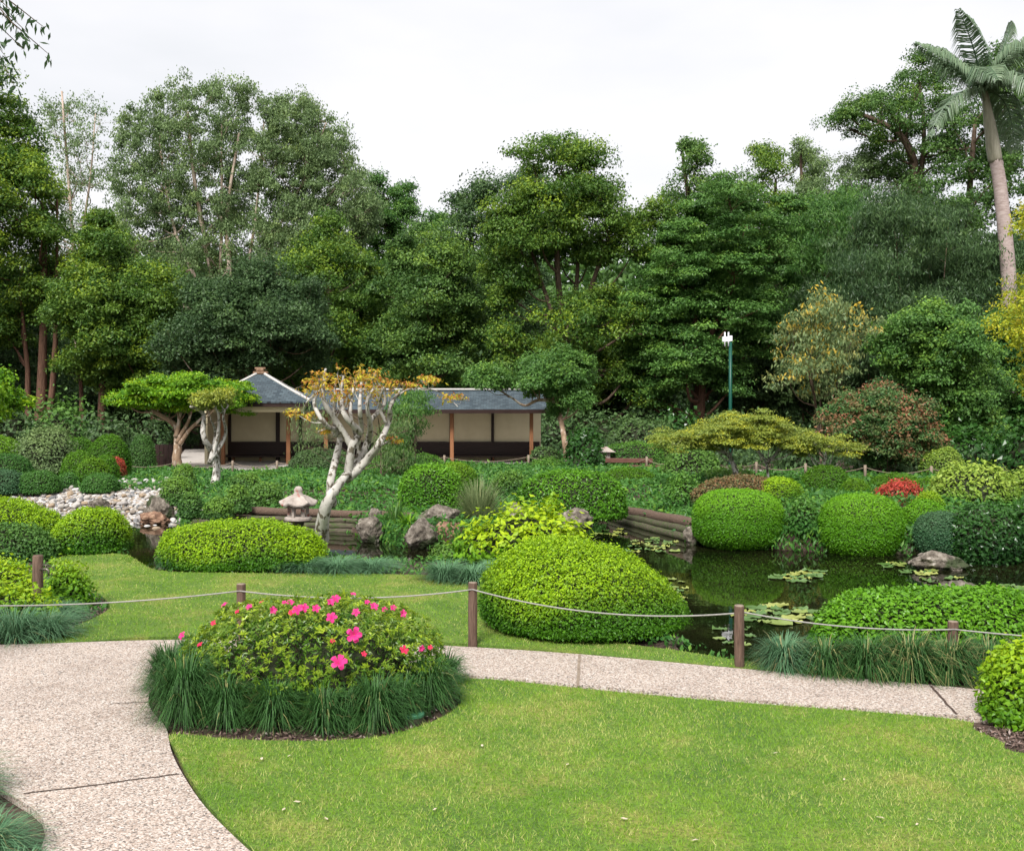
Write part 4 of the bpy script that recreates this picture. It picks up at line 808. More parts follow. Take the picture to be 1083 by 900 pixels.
# ------------------------------------------------------------------ grass tufts
for k, (px, py, r, h, n, lb) in enumerate(((195, 769, 44, 96, 750, "big blue green grass tuft at the path corner of the azalea bed"), (290, 773, 34, 66, 480, "grass tuft second along the front of the azalea bed"), (343, 777, 28, 62, 380, "darker grass tuft in the middle front of the azalea bed"), (397, 774, 34, 74, 520, "tall grass tuft below the lowest pink flower"),
    (452, 752, 34, 72, 560, "rounded grass tuft at the lawn end of the azalea bed"), (238, 772, 30, 76, 420, "grass tuft between the big corner tuft and its neighbour"), (180, 735, 34, 66, 460, "grass tuft behind the big corner tuft beside the path"), (205, 712, 32, 50, 380, "pale grass tuft at the back corner of the azalea bed"), (470, 728, 24, 52, 300, "grass tuft half hidden behind the rounded lawn end tuft"), (368, 772, 24, 58, 280, "narrow grass tuft between two front tufts"), (425, 765, 24, 64, 300, "grass tuft beside the green valve box"))):
    tuft(lb, px, py, r * .9, h * 1.05, 'mondo', int(n * 2.3), .0095, .3, dead=.03, group= "grass tufts around the azalea bed")
for k, (px, py, r, h, lb) in enumerate(((830, 713, 34, 50, "blue green grass tuft nearest the leaning rope post"), (872, 718, 34, 56, "grass tuft second from the leaning rope post"), (916, 722, 36, 62, "grass tuft just before the short grey post"), (962, 724, 40, 70, "tallest grass tuft with straw coloured skirt below the short post"), (1003, 724, 38, 66, "grass tuft beside the short grey post with dry blades"), (1045, 722, 36, 60, "grass tuft touching the round lime bush"), (1090, 722, 36, 60, "grass tuft cut by the frame behind the round bush"), (850, 706, 32, 44, "low grass tuft behind the row beside the flat hedge"))):
    tuft(lb, px, py, r, h, 'mondoblue' if k in (0, 7) else 'mondo', 1200, .010, .25, "grass tufts along the right path edge", dead=.22 if k in (3, 4, 5) else .1)
for k, (px, py, r, h, lb) in enumerate(((320, 607, 34, 20, "blue green tuft at the end of the wide lime topped hedge"), (357, 608, 34, 22, "blue green tuft in the middle of the lawn edge row"), (393, 607, 28, 20, "last blue green tuft of the row toward the channel"), (180, 602, 16, 26, "small blue green tuft at the left end of the wide hedge"), (470, 617, 30, 30, "blue green tuft at the lawn edge below the channel"), (500, 620, 30, 30, "blue green tuft against the big near dome hedge"), (520, 611, 24, 24, "blue green tuft between the lime shrub and the dome hedge"))):
    tuft(lb, px, py, r, h, 'mondoblue', 700, .010, .25, "blue green tufts along the upper lawn", dead=.0)
for k, (px, py, r, h, lb) in enumerate(((15, 684, 42, 50, "blue green tuft cut by the frame at the path corner"), (50, 680, 34, 42, "blue green tuft beside the bark mulch"), (30, 664, 40, 34, "blue green tuft behind the two path corner tufts"), (62, 660, 26, 28, "small blue green tuft below the lime shrub"), (-30, 684, 42, 50, "blue green tuft outside the frame edge"))):
    tuft(lb, px, py, r, h, 'mondoblue', 800, .007, .3, "blue green tufts of the left bed", dead=.02)
for k, (px, py, r, h, lb) in enumerate(((-20, 930, 52, 66, "blue green tuft in the bottom corner beside the path"), (-70, 870, 60, 80, "blue green tuft outside the frame by the path"), (14, 990, 50, 90, "blue green tuft below the frame by the path"))):
    tuft(lb, px, py, r, h, 'mondoblue', 1500, .006, .3)
tuft("upright pale green reed clump above the lime shrub", 507, 548, 30, 52, 'reed', 800, .018, .95, d=19.3, cat='reed clump', name='reed_clump')
o = bpy.data.objects[-1] if False else None
tuft("thin green reeds beside the leaning white trunk", 368, 565, 18, 30, 'mondo', 160, .016, .8, d=17.0, cat='reeds', name='reeds')
tuft("bright reeds between the round boulder and the channel boulders", 418, 560, 20, 38, 'bright', 170, .018, .7, d=18.4, cat='reeds', name='reeds')
tuft("small leafy water plant at the foot of the channel boulders", 432, 570, 14, 24, 'lime', 110, .03, .5, d=17.7, cat='water plant', name='water_plant')
tuft("arching grasses by the log wall above the big dome hedge", 612, 592, 30, 30, 'reed', 90, .012, .4, d=14.0, cat='grass', name='grass_tuft')
H_("low_azalea", "small leafy plant in the water behind the blue green tufts", (455, 492, 577, 592), 'mid', 'plant', dist=15.4, z0=-.3, size=.05, loose=.08)
H_("broad_leaf_plant", "broad leaved small plant on the rock by the long oval hedge", (573, 593, 523, 550), 'lime', 'plant', dist=18.8, z0=-.2, size=.10, lump=.1, loose=.05, cover=4)

# ------------------------------------------------------------------ azalea with pink flowers
def azalea():
    bx = (196, 470, 634, 742); dc = 7.45; cx_ = WX(333, dc); rx = 148 * dc / F; ry = .66; h = WZ(637, dc); root = thing("azalea_bush", "rounded azalea bush with bright pink flowers ringed by grass tufts", "flowering bush", (cx_, dc, 0))
    n = 5200; dcn, sp = super_dir(n, 2.9, .1); k = dcn[:, 2] > -.15; dcn, sp = dcn[k], sp[k]
    P = sp * np.array([rx, ry, h]) * (1 + .07 * lumps(sp, 4, 3)[:, None]) * (1 - .16 * RNG.random(len(sp)) ** 2)[:, None]
    Nr = unit(dcn / np.array([rx, ry, h * .8]) + RNG.normal(size=P.shape) * .35 + (0, 0, .35)); m = 9; idx = np.repeat(np.arange(len(P)), m)
    r = rdirs(len(idx)); N = Nr[idx]; out = unit(r - N * np.sum(r * N, 1, keepdims=True)); ax = unit(out + N * RNG.uniform(.2, 1.0, (len(idx), 1)))
    nrm = unit(np.cross(np.cross(ax, N), ax)); rv = RNG.random(len(P)); L = RNG.uniform(.024, .042, len(idx)); b = np.cross(nrm, ax); PP = P[idx] + RNG.normal(size=(len(idx), 3)) * .006
    W = L * .36; V = np.stack([PP, PP + ax * (L * .5)[:, None] + b * (W * .5)[:, None] + nrm * .002, PP + ax * L[:, None] - nrm * (L * .15)[:, None], PP + ax * (L * .5)[:, None] - b * (W * .5)[:, None] + nrm * .002], 1).reshape(-1, 3)
    v = np.clip(rv[idx] * .5 + RNG.random(len(idx)) * .5, 0, 1); t = np.clip((RNG.random(len(P)) ** 1.5)[idx] * 1.1 * smooth(-.1, .9, dcn[idx, 2]), 0, 1); g = Geo()
    k = V.reshape(-1, 4, 3)[:, :, 2].min(1) > .01; V = V.reshape(-1, 4, 3)[k].reshape(-1, 3); g.add(V, np.arange(len(V)).reshape(-1, 4), None, 0, np.stack([v[k], t[k]], 1))
    # scattered inner leaves
    n2 = 9000; dd, s2 = super_dir(n2, 2.2, .1); P2 = s2 * np.array([rx, ry, h]) * (.72 + .2 * RNG.random(n2))[:, None]; P2 = P2[P2[:, 2] > .02]; n2 = len(P2)
    leaves(g, P2, RNG.normal(size=(n2, 3)) + (0, 0, .5), .045, .018, RNG.random(n2) * .6, np.zeros(n2)); bm = bmesh.new(); bmesh.ops.create_icosphere(bm, subdivisions=4, radius=1); cv = np.array([q.co[:] for q in bm.verts]); T = [[q.index for q in f.verts] for f in bm.faces]; bm.free()
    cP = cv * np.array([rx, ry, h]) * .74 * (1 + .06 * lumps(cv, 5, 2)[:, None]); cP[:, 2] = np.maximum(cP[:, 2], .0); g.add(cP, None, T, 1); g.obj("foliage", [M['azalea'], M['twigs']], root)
    g = Geo()
    for _ in range(60):
        e = rdirs(1)[0]; e[2] = abs(e[2]) + .15; e = unit(e); tube(g, [(e[0] * .1, e[1] * .1, -.02), (e[0] * rx * .5, e[1] * ry * .5, e[2] * h * .35), (e[0] * rx * .9, e[1] * ry * .9, e[2] * h * .9)], [.012, .008, .003], 5)
    g.obj("stems", M['bark'], root)
    fm = []
    for s_ in range(4):
        g = Geo(); rg = np.random.default_rng(s_); V = []; Q = []; op = rg.uniform(.35, .8)
        for p in range(5):
            a = p * 2 * math.pi / 5 + rg.normal() * .12; ca, sa = math.cos(a), math.sin(a); base = len(V)
            for i_, (rr, w, z) in enumerate(((.002, .004, 0), (.014, .010, .010), (.027, .015, .018), (.040, .009, .014 + rg.normal() * .004))):
                for q in (-1, 0, 1):
                    zz = z * op * 1.8 + abs(q) * .004 + rg.normal() * .0015; V.append((rr * ca - q * w * sa, rr * sa + q * w * ca, zz))
            for i_ in range(3):
                for q in range(2): b0 = base + i_ * 3 + q; Q.append((b0, b0 + 1, b0 + 4, b0 + 3))
        g.add(V, Q, None, 0, np.array([rg.random(), 0.0 if s_ != 3 else .9])); fm.append(g.mesh("flower", M['petal'], False))
    fl = [(197, 674, 1.0, 0), (240, 644, .9, 1), (266, 646, .9, 1), (286, 648, 1.05, 1), (253, 650, .6, 3), (278, 641, .6, 3), (307, 641, .9, 2), (316, 648, 1.3, 0), (322, 645, 1.1, 1), (334, 646, 1.0, 1), (355, 637, 1.2, 0), (373, 633, .8, 1), (352, 656, 1.3, 1), (378, 650, 1.0, 2), (394, 645, 1.1, 1), (388, 640, .7, 1), (415, 645, .8, 1), (423, 650, 1.0, 1), (375, 671, 1.8, 0), (358, 704, 1.9, 0),
          (425, 690, 1.1, 3), (228, 661, .7, 3), (352, 680, .6, 3), (383, 694, .7, 3), (443, 684, .8, 1), (406, 646, .7, 1), (302, 640, .6, 1), (348, 640, 1.0, 1), (455, 686, .6, 3), (214, 685, .7, 3), (310, 650, .8, 3)]
    for px, py, s_, q in fl:
        X = WX(px, dc) - cx_; z = WZ(py, dc); 
        # slide along the view ray until it meets the bush surface
        best = None
        for dy in np.linspace(-1.0, .9, 90):
            dd_ = dc + dy; X = WX(px, dd_) - cx_; z = WZ(py, dd_); f_ = (abs(X) / rx) ** 2.9 + (abs(dy) / ry) ** 2.9 + (max(z, 0) / h) ** 2.9
            if f_ < 1.04: best = (X, dy, z); break
            if best is None or f_ < best[3]: best = (X, dy, z, f_)
        X, dy, z = best[:3]; nn = unit(np.array([[X / rx ** 2, dy / ry ** 2, z / h ** 2]]))[0]; nn = unit((nn * .8 + np.array([0, -.6, .2]) + RNG.normal(size=3) * .35)[None])[0]
        o = bpy.data.objects.new("flower", fm[q]); COL.objects.link(o); o.parent = root; o.location = Vector((X, dy, z)) + Vector(nn) * .03; o.scale = (s_ * .78,) * 3
        o.rotation_euler = Vector(nn).to_track_quat('Z', 'Y').to_euler()
azalea()

# ------------------------------------------------------------------ trees of the wood, back to front
tree("paperbark_tree", "tall grey green paperbark with pale leaning trunk against the sky", 232, 58, [(112, 330), (112, 230), (128, 140), (150, 105), (205, 90), (245, 80), (272, 88), (275, 150), (268, 220), (262, 330)],
     [[(234, 440), (231, 330), (222, 280), (207, 200), (200, 120)], [(226, 330), (190, 250), (165, 150)], [(231, 330), (238, 250), (236, 130)]], 'grey', 'palebark', nb=64, nc=9, per=34, size=.16, bough=1.3, clump=.6, r0=.27, young=.25, droop=.8, limbr=.06, thick=2.5, hollow=.1, flat=1.5, mult=3.6, fill=1.0)
tree("paperbark_tree", "tall grey green paperbark with many pale forking limbs, highest near the pavilion roof", 262, 57, [(262, 330), (265, 200), (270, 92), (300, 92), (335, 98), (352, 112), (374, 130), (388, 155), (393, 190), (407, 215), (392, 262), (345, 300), (300, 335)],
     [[(248, 440), (244, 300), (240, 230), (252, 140)], [(262, 440), (270, 320), (290, 250), (322, 190), (345, 130)], [(270, 320), (310, 260), (365, 180)], [(252, 330), (268, 240), (280, 130)]], 'grey', 'palebark', nb=60, nc=9, per=34, size=.16, bough=1.3, clump=.6, r0=.24, young=.3, droop=.8, limbr=.06, thick=2.5, hollow=.1, flat=1.5, mult=3.6, fill=1.0)
tree("feathery_tree", "thin greyish feathery tree seen against the sky beside the paperbarks", 78, 60, [(25, 300), (30, 180), (36, 100), (60, 86), (85, 84), (106, 120), (120, 165), (128, 260), (112, 330)],
     [[(80, 440), (78, 300), (70, 100)], [(78, 300), (95, 200), (100, 120)]], 'grey', 'palebark', nb=34, nc=9, per=22, size=.15, bough=1.2, clump=.55, r0=.2, young=0, droop=.8, thick=2, hollow=.1, flat=1.6, mult=2.3, fill=.4, limbr=.04)
tree("distant_tree", "round topped distant tree in the dip of the skyline beside the paperbark", 415, 78, [(380, 300), (385, 210), (400, 190), (425, 198), (441, 218), (437, 250), (430, 300)], [[(412, 440), (412, 260), (410, 210)]], 'mid', 'bark', nb=12, per=70, size=.22, bough=1.3, clump=.9, r0=.3)
tree("distant_tree", "low distant tree crown just above the lowest skyline dip", 465, 78, [(436, 300), (442, 236), (455, 225), (478, 228), (492, 250), (490, 300)], [[(465, 440), (465, 260)]], 'mid', 'bark', nb=10, per=70, size=.22, bough=1.3, clump=.9, r0=.3)
tree("distant_tree", "yellow green distant crown between the centre trees and the bamboo", 825, 74, [(785, 300), (790, 185), (800, 162), (818, 154), (842, 168), (865, 195), (905, 225), (905, 300)], [[(822, 440), (822, 260), (820, 190)]], 'tips', 'bark', nb=18, per=70, size=.22, bough=1.5, clump=1.0, r0=.35, young=.8)
tree("thin_gum_tree", "thin airy gum crown standing out above the bamboo against the sky", 845, 66, [(838, 180), (836, 140), (848, 135), (870, 165), (880, 200), (850, 210)], [[(850, 440), (850, 200), (845, 150)]], 'grey', 'bark', nb=6, per=26, size=.18, clump=.7, r0=.2)
tree("gum_tree", "open dark crowned gum with sky holes beside the palm", 950, 56, [(860, 118), (866, 98), (900, 92), (932, 96), (945, 68), (965, 52), (985, 48), (1005, 60), (1030, 100), (1020, 170), (985, 190), (930, 195), (895, 160), (868, 140)],
     [[(965, 440), (968, 240), (955, 150), (900, 115)], [(966, 240), (975, 150), (975, 80)]], 'forest', 'bark', nb=18, nc=8, per=48, size=.17, clump=.75, r0=.4, young=.3, thick=3)
tree("feathery_tree", "thin feathery crown between the gum and the bamboo", 890, 58, [(850, 235), (852, 190), (880, 185), (905, 165), (960, 180), (985, 210), (960, 250), (880, 250)], [[(905, 440), (905, 220)]], 'grey', 'bark', nb=14, per=50, size=.16, r0=.25, young=.1)
tree("dark_tree", "broad dark evergreen mass behind the palm trunk", 1030, 53, [(930, 360), (940, 220), (975, 165), (1005, 120), (1030, 70), (1060, 40), (1100, 30), (1220, 30), (1230, 360)], [[(1020, 440), (1022, 300), (1030, 130)], [(1110, 440), (1112, 300), (1110, 100)]], 'forest', 'bark', nb=44, nc=9, per=75, size=.19, bough=1.8, clump=.95, r0=.4, young=.1)
tree("dark_tree", "tall dark evergreen left of the big centre tree", 505, 54, [(470, 420), (474, 225), (488, 196), (500, 185), (520, 178), (545, 180), (570, 200), (575, 420)], [[(500, 440), (500, 300), (495, 210)], [(545, 440), (545, 250)]], 'dark', 'bark', nb=28, nc=9, per=75, size=.18, bough=1.5, clump=.85, r0=.3)
tree("twin_peak_tree", "dark green tree whose tip rises beside the layered tree", 725, 51, [(695, 330), (697, 215), (700, 170), (714, 143), (732, 145), (745, 170), (790, 185), (800, 220), (790, 330)], [[(735, 440), (738, 300), (722, 160)], [(738, 300), (760, 200)]], 'forest', 'bark', nb=20, nc=9, per=60, size=.17, bough=1.3, clump=.75, r0=.3)
tree("bamboo_clump", "grey green feathery bamboo clump beside the layered tree", 850, 50, [(800, 420), (805, 235), (835, 208), (865, 190), (895, 190), (920, 215), (915, 420)], [[(850, 445), (848, 300), (845, 210)], [(870, 445), (872, 300), (880, 200)], [(830, 445), (828, 300), (820, 230)]], 'mid', 'tanbark', nb=30, nc=9, per=75, size=.24, aspect=.22, droop=.7, clump=.9, r0=.06, cat='bamboo', young=.3, tipw=.3)
tree("bamboo_clump", "dark drooping bamboo clump left of the palm trunk", 960, 44, [(855, 420), (870, 250), (900, 215), (950, 220), (1000, 205), (1050, 235), (1120, 240), (1130, 420)], [[(960, 445), (955, 300), (940, 220)], [(990, 445), (995, 300), (1005, 220)], [(920, 445), (915, 300), (900, 230)], [(1050, 445), (1052, 300), (1060, 240)]], 'dark', 'tanbark', nb=48, nc=9, per=80, size=.24, aspect=.2, droop=.9, clump=.9, r0=.05, cat='bamboo', young=.1, tipw=.5)
tree("olive_tree", "olive tinted evergreen with yellow tips behind the pavilion roof", 350, 50, [(285, 410), (295, 310), (318, 255), (348, 236), (385, 258), (405, 300), (410, 410)], [[(350, 445), (350, 330), (348, 260)]], 'tips', 'bark', nb=26, nc=9, per=75, size=.17, bough=1.4, clump=.8, r0=.25, young=.6, tipw=.5)
tree("rounded_tree", "rounded mid green tree with yellow green top behind the pavilion ridge", 458, 49, [(392, 420), (398, 275), (425, 243), (450, 235), (478, 238), (498, 265), (515, 320), (512, 420)], [[(458, 445), (459, 360), (460, 280)]], 'forest', 'bark', nb=34, nc=9, per=85, size=.17, bough=1.5, clump=.85, r0=.2, young=.55, tipw=.6)
tree("centre_tree", "largest centre tree with bare forked brown trunk and high spreading crown", 602, 45, [[(512, 330), (515, 260), (520, 205), (540, 165), (560, 140), (578, 132), (600, 140), (640, 152), (657, 182), (665, 203), (692, 216), (705, 262), (700, 300), (660, 290), (620, 300), (590, 285), (550, 330)], [(505, 420), (505, 340), (545, 320), (560, 360), (550, 420)], [(650, 430), (640, 320), (690, 300), (705, 430)], [(560, 430), (556, 350), (590, 300), (645, 300), (655, 430)]],
     [[(602, 450), (602, 380), (592, 310), (585, 200)], [(602, 385), (611, 300), (615, 180)], [(604, 365), (630, 290), (655, 220)], [(600, 375), (580, 320), (550, 230)]], 'tips', 'bark', nb=44, nc=9, per=80, size=.16, bough=1.4, clump=.8, r0=.32, young=.55, tipw=.55, thick=3.5, limbr=.07)
tree("layered_tree", "layered mid green tree behind the antenna pole", 740, 44, [(655, 430), (665, 310), (690, 255), (708, 215), (735, 195), (790, 190), (826, 205), (836, 245), (832, 330), (805, 395), (775, 432), (748, 425), (725, 425), (700, 440)], [[(739, 452), (740, 385), (735, 330), (715, 250)], [(740, 380), (765, 320), (790, 230)]], 'bright', 'redbark', nb=52, nc=9, per=80, size=.16, bough=1.2, clump=.75, r0=.30, young=.4, tipw=.4, flat=.5, up=.9)
tree("evergreen_tree", "dark evergreen with bright tips and red brown trunks at the frame edge", 45, 45, [(-120, 440), (-120, 120), (-60, 95), (0, 103), (25, 98), (46, 128), (64, 165), (70, 225), (62, 300), (55, 325), (-10, 380)], [[(40, 455), (44, 380), (48, 230)], [(52, 455), (56, 380), (60, 330), (55, 200)], [(30, 455), (30, 390), (25, 300)], [(-40, 455), (-40, 300)]], 'tips', 'redbark', nb=50, nc=9, per=85, size=.16, bough=1.5, clump=.85, r0=.34, young=.6, tipw=.7)
tree("evergreen_tree", "broad evergreen with lit yellow green shoulder between the red trunks and the paperbark", 108, 44, [(60, 400), (62, 330), (72, 232), (95, 213), (125, 224), (152, 262), (178, 290), (196, 345), (190, 430), (150, 425), (120, 410), (70, 430)], [[(108, 460), (109, 390), (112, 300)], [(88, 460), (82, 380), (88, 300)], [(160, 460), (160, 400), (150, 330)]], 'tips', 'redbark', nb=40, nc=9, per=85, size=.16, bough=1.4, clump=.8, r0=.22, young=.6, tipw=.6)
tree("dark_tree", "upright dark tree with bare grey limbs low behind the hipped roof", 262, 43, [(172, 420), (182, 335), (204, 296), (235, 290), (262, 268), (292, 280), (325, 300), (350, 340), (352, 410), (300, 405), (230, 415)], [[(264, 450), (266, 388), (280, 360), (300, 330)], [(266, 388), (250, 362), (235, 340)], [(280, 360), (292, 370), (300, 360)]], 'dark', 'tanbark', nb=34, nc=9, per=80, size=.16, bough=1.1, clump=.7, r0=.12, young=.2)
for k, (px, t_, ds, lb) in enumerate(((1, 300, 52, "dark slender tree deep in the wood at the frame edge"), (150, 330, 50, "slender dark tree deep in the wood behind the lime umbrella crown"), (215, 330, 49, "slender dark tree deep in the wood left of the hipped roof"), (400, 330, 52, "slender dark tree deep in the wood above the pavilion ridge"), (650, 330, 50, "slender dark tree deep in the wood right of the centre tree"), (800, 360, 48, "slender dark tree deep in the wood behind the maple"), (880, 340, 47, "slender dark tree deep in the wood behind the yellowing tree"))):
    tree("slender_tree", lb, px, ds, [(px - 42, 440), (px - 45, t_ + 30), (px - 15, t_), (px + 20, t_ + 3), (px + 45, t_ + 35), (px + 42, 440)], [[(px, 455), (px + 3, 400), (px - 3, t_ + 20)]], 'dark', 'bark', nb=16, nc=8, per=60, size=.2, r0=.14, group="slender dark trees deep in the wood")
# palm
def palm():
    d = 42.0; x = WX(1066, d); O = (x, d, 0); root = thing("royal_palm", "tall palm with smooth pale trunk and arching feathery fronds", "palm", O)
    P3 = lambda px, py, dy=0: np.array((WX(px, d), d + dy, WZ(py, d)))
    g = Geo(); P = catmull([(x, d, -.1), P3(1068, 330), P3(1064, 260), P3(1058, 200), P3(1053, 170)], 8); tube(g, P, np.linspace(.33, .25, len(P)), 14, 0, True, .03); g.obj("trunk", M['palmbark'], root, True, origin=O)
    g = Geo(); P = catmull([P3(1053, 172), P3(1048, 140), P3(1044, 115), P3(1041, 95)], 6); tube(g, P, [.25, .28, .285, .28, .27, .26, .25, .24, .24, .22, .2, .19, .18, .17, .15, .14, .13, .12, .11][:len(P)], 12, 0, True, .03); g.obj("crownshaft", M['shaft'], root, True, origin=O)
    c = P3(1041, 98)
    fr = [((1022, 55), (1000, 22), -1, .5), ((1015, 55), (1000, 42), 1, .7), ((1010, 68), (968, 45), 0, .8), ((1005, 105), (975, 150), -.6, .5), ((1062, 50), (1068, 24), 0, .5), ((1075, 55), (1100, 40), .8, .8), ((1075, 80), (1110, 85), -.6, .7), ((1070, 108), (1085, 155), .8, .5),
          ((1050, 60), (1045, 40), 2.5, .5), ((1060, 90), (1066, 130), -2.4, .4), ((1025, 85), (1018, 110), -2.6, .4), ((1035, 60), (1025, 30), 3.0, .4), ((1058, 62), (1080, 68), -2.2, .6)]
    for (mx_, my), (ex, ey), dy, dr in fr:
        A, B, C = c, P3(mx_, my, dy * .6), P3(ex, ey, dy * 1.2); t = np.linspace(0, 1, 26)[:, None]; Q = A * (1 - t) ** 2 + 2 * t * (1 - t) * (2 * B - (A + C) / 2) + C * t * t
        g = Geo(); tube(g, Q, np.linspace(.045, .008, 26), 5)
        s = np.repeat(np.arange(1, 26), 8); Ps = Q[s - 1] + (Q[s] - Q[s - 1]) * np.tile(np.arange(8) / 8, 25)[:, None]; kp = RNG.random(len(s)) > .33; s = s[kp]; Ps = Ps[kp]; T = unit((Q[s] - Q[s - 1])); up = np.array([0, 0, 1.]); sd_ = unit(np.cross(T, up)); n = len(Ps); tt = s / 25
        for side in (-1, 1):
            ax = unit(sd_ * side * 1.0 + T * .55 + up * (RNG.random((n, 1)) * .5 - .15)); L = (1.0 * np.sin(np.pi * np.clip(tt * .85 + .12, 0, 1)) + .15) * RNG.uniform(.85, 1.1, n); b = unit(T - ax * np.sum(T * ax, 1, keepdims=True) + RNG.normal(size=(n, 3)) * .25) * .026; mid = Ps + ax * (L * .55)[:, None] - up * (L * .10)[:, None]; end = Ps + ax * (L * .8)[:, None] - up * (L * .62)[:, None]
            V = np.stack([Ps - b * .5, Ps + b * .5, mid - b, mid + b, end, end], 1); V = V.reshape(-1, 3); k = np.arange(n)[:, None] * 6
            g.add(V, (k + np.array([[0, 1, 3, 2]])), (k + np.array([[2, 3, 4]])), 0, np.stack([np.full(n, RNG.random()) * .6 + RNG.random(n) * .4, RNG.random(n) * .3], 1))
        g.obj("frond", M['palm'], root, origin=O)
    g = Geo(); Q = catmull([P3(1056, 168), P3(1062, 185), P3(1064, 240)], 6); tube(g, Q, [.10] * 4 + [.05] * (len(Q) - 4), 6, 0, True, .1); g.obj("hanging_sheath", M['palmbark'], root, True, origin=O)
palm()

# ------------------------------------------------------------------ garden trees in front of the wood
tree("bronze_tipped_tree", "broad rounded small tree with reddish bronze top", 930, 26.5, [(875, 470), (880, 437), (900, 421), (930, 413), (962, 421), (984, 442), (987, 470), (970, 492), (900, 492)], [[(930, 512), (928, 480), (915, 445)], [(934, 512), (940, 475), (958, 445)]], 'bronze', 'bark', nb=30, nc=9, per=70, size=.10, bough=.6, clump=.38, r0=.07, young=.8, tipw=.8, thick=1.2, limbr=.025)
tree("bright_green_tree", "tall bright green rounded tree beside the bronze topped one", 990, 32, [[(930, 365), (942, 333), (985, 324), (1022, 330), (1030, 362), (1052, 400), (1056, 440), (1040, 482), (1000, 490), (985, 455), (965, 410), (945, 390)]], [[(992, 510), (992, 460), (985, 380)], [(1000, 510), (1005, 440), (1010, 380)]], 'bright', 'bark', nb=46, nc=9, per=85, size=.13, bough=.8, clump=.5, r0=.09, young=.5, tipw=.5, thick=2.0)
tree("rounded_green_tree", "dull green rounded tree behind the golden leaves at the frame edge", 1075, 35, [(1030, 470), (1034, 350), (1050, 332), (1080, 332), (1140, 340), (1150, 480)], [[(1075, 510), (1075, 400)]], 'mid', 'bark', nb=34, nc=9, per=85, size=.13, bough=.9, clump=.55, r0=.1, young=.3)
tree("yellowing_tree", "sparse small tree with yellowing drooping leaves", 868, 29.5, [(810, 405), (812, 370), (830, 340), (850, 312), (880, 316), (905, 325), (922, 332), (915, 375), (893, 405), (872, 430), (838, 425)], [[(870, 480), (868, 450), (850, 400), (830, 365)], [(868, 455), (872, 400), (862, 340)], [(869, 450), (888, 400), (905, 350)]], 'yellowleaf', 'bark', nb=24, nc=9, per=26, size=.16, aspect=.38, droop=.9, bough=.8, clump=.42, r0=.06, thick=1.6, limbr=.03, young=.45, tipw=1.0, hollow=.15, mult=1.4, fill=.3)
tree("flat_maple", "wide flat topped olive yellow maple with bare twisted stems", 797, 23.5, [(684, 470), (697, 458), (740, 449), (780, 437), (812, 439), (850, 454), (892, 465), (902, 480), (870, 486), (820, 480), (760, 480), (700, 479)], [[(783, 513), (778, 492), (770, 480), (748, 474), (715, 470)], [(813, 515), (813, 490), (800, 468), (785, 455)], [(870, 500), (869, 482), (850, 466)], [(812, 490), (835, 470), (870, 470)]], 'maple', 'whitebark', nb=44, nc=9, per=60, size=.06, bough=.42, clump=.26, r0=.075, flat=.4, up=.9, thick=1.3, limbr=.022, young=.7, tipw=.8, hollow=.2)
tree("umbrella_tree", "umbrella tree with flat lime green crown and brown forked trunk", 189, 32.0, [(124, 432), (128, 412), (150, 402), (200, 397), (232, 401), (257, 405), (264, 420), (258, 434), (242, 441), (214, 430), (190, 438), (150, 436)], [[(187, 500), (187, 470), (184, 450), (165, 435), (150, 420)], [(187, 468), (200, 445), (206, 425)], [(186, 462), (190, 440), (185, 420)], [(190, 470), (205, 450), (240, 420)]], 'lime', 'tanbark', nb=34, nc=9, per=75, size=.11, bough=.6, clump=.38, r0=.16, flat=.5, up=.8, thick=1.8, limbr=.03, young=.6, tipw=.5)
tree("pale_trunk_tree", "small tree with pale twisted pollarded trunk and yellowish leaf tufts", 223, 25.2, [[(205, 428), (212, 413), (225, 416), (243, 414), (246, 425), (232, 434), (214, 436)]], [[(224, 522), (223, 490), (216, 462), (212, 438), (207, 430)], [(223, 488), (229, 462), (232, 440), (230, 424)], [(224, 485), (235, 460), (238, 440), (243, 428)], [(222, 490), (222, 460), (224, 445)]], 'maple', 'whitebark', nb=9, nc=6, per=40, size=.08, bough=.3, clump=.22, r0=.12, thick=.5, limbr=.02, young=.7)
tree("pruned_tree", "pruned tree with speckled trunk and one long side branch ending in a green ball", 598, 31, [[(548, 402), (553, 382), (572, 374), (600, 374), (624, 380), (633, 400), (622, 415), (612, 438), (596, 430), (585, 440), (575, 425), (560, 415)], [(491, 406), (500, 393), (517, 389), (534, 396), (539, 408), (528, 419), (500, 417)]],
     [[(601, 500), (597, 470), (591, 430), (586, 405), (578, 390)], [(590, 425), (570, 423), (555, 429), (540, 420), (520, 408)], [(592, 420), (606, 400), (607, 385)]], 'bright', 'tanbark', nb=30, nc=9, per=80, size=.10, bough=.5, clump=.36, r0=.12, thick=1.2, limbr=.03, young=.4, tipw=.4)
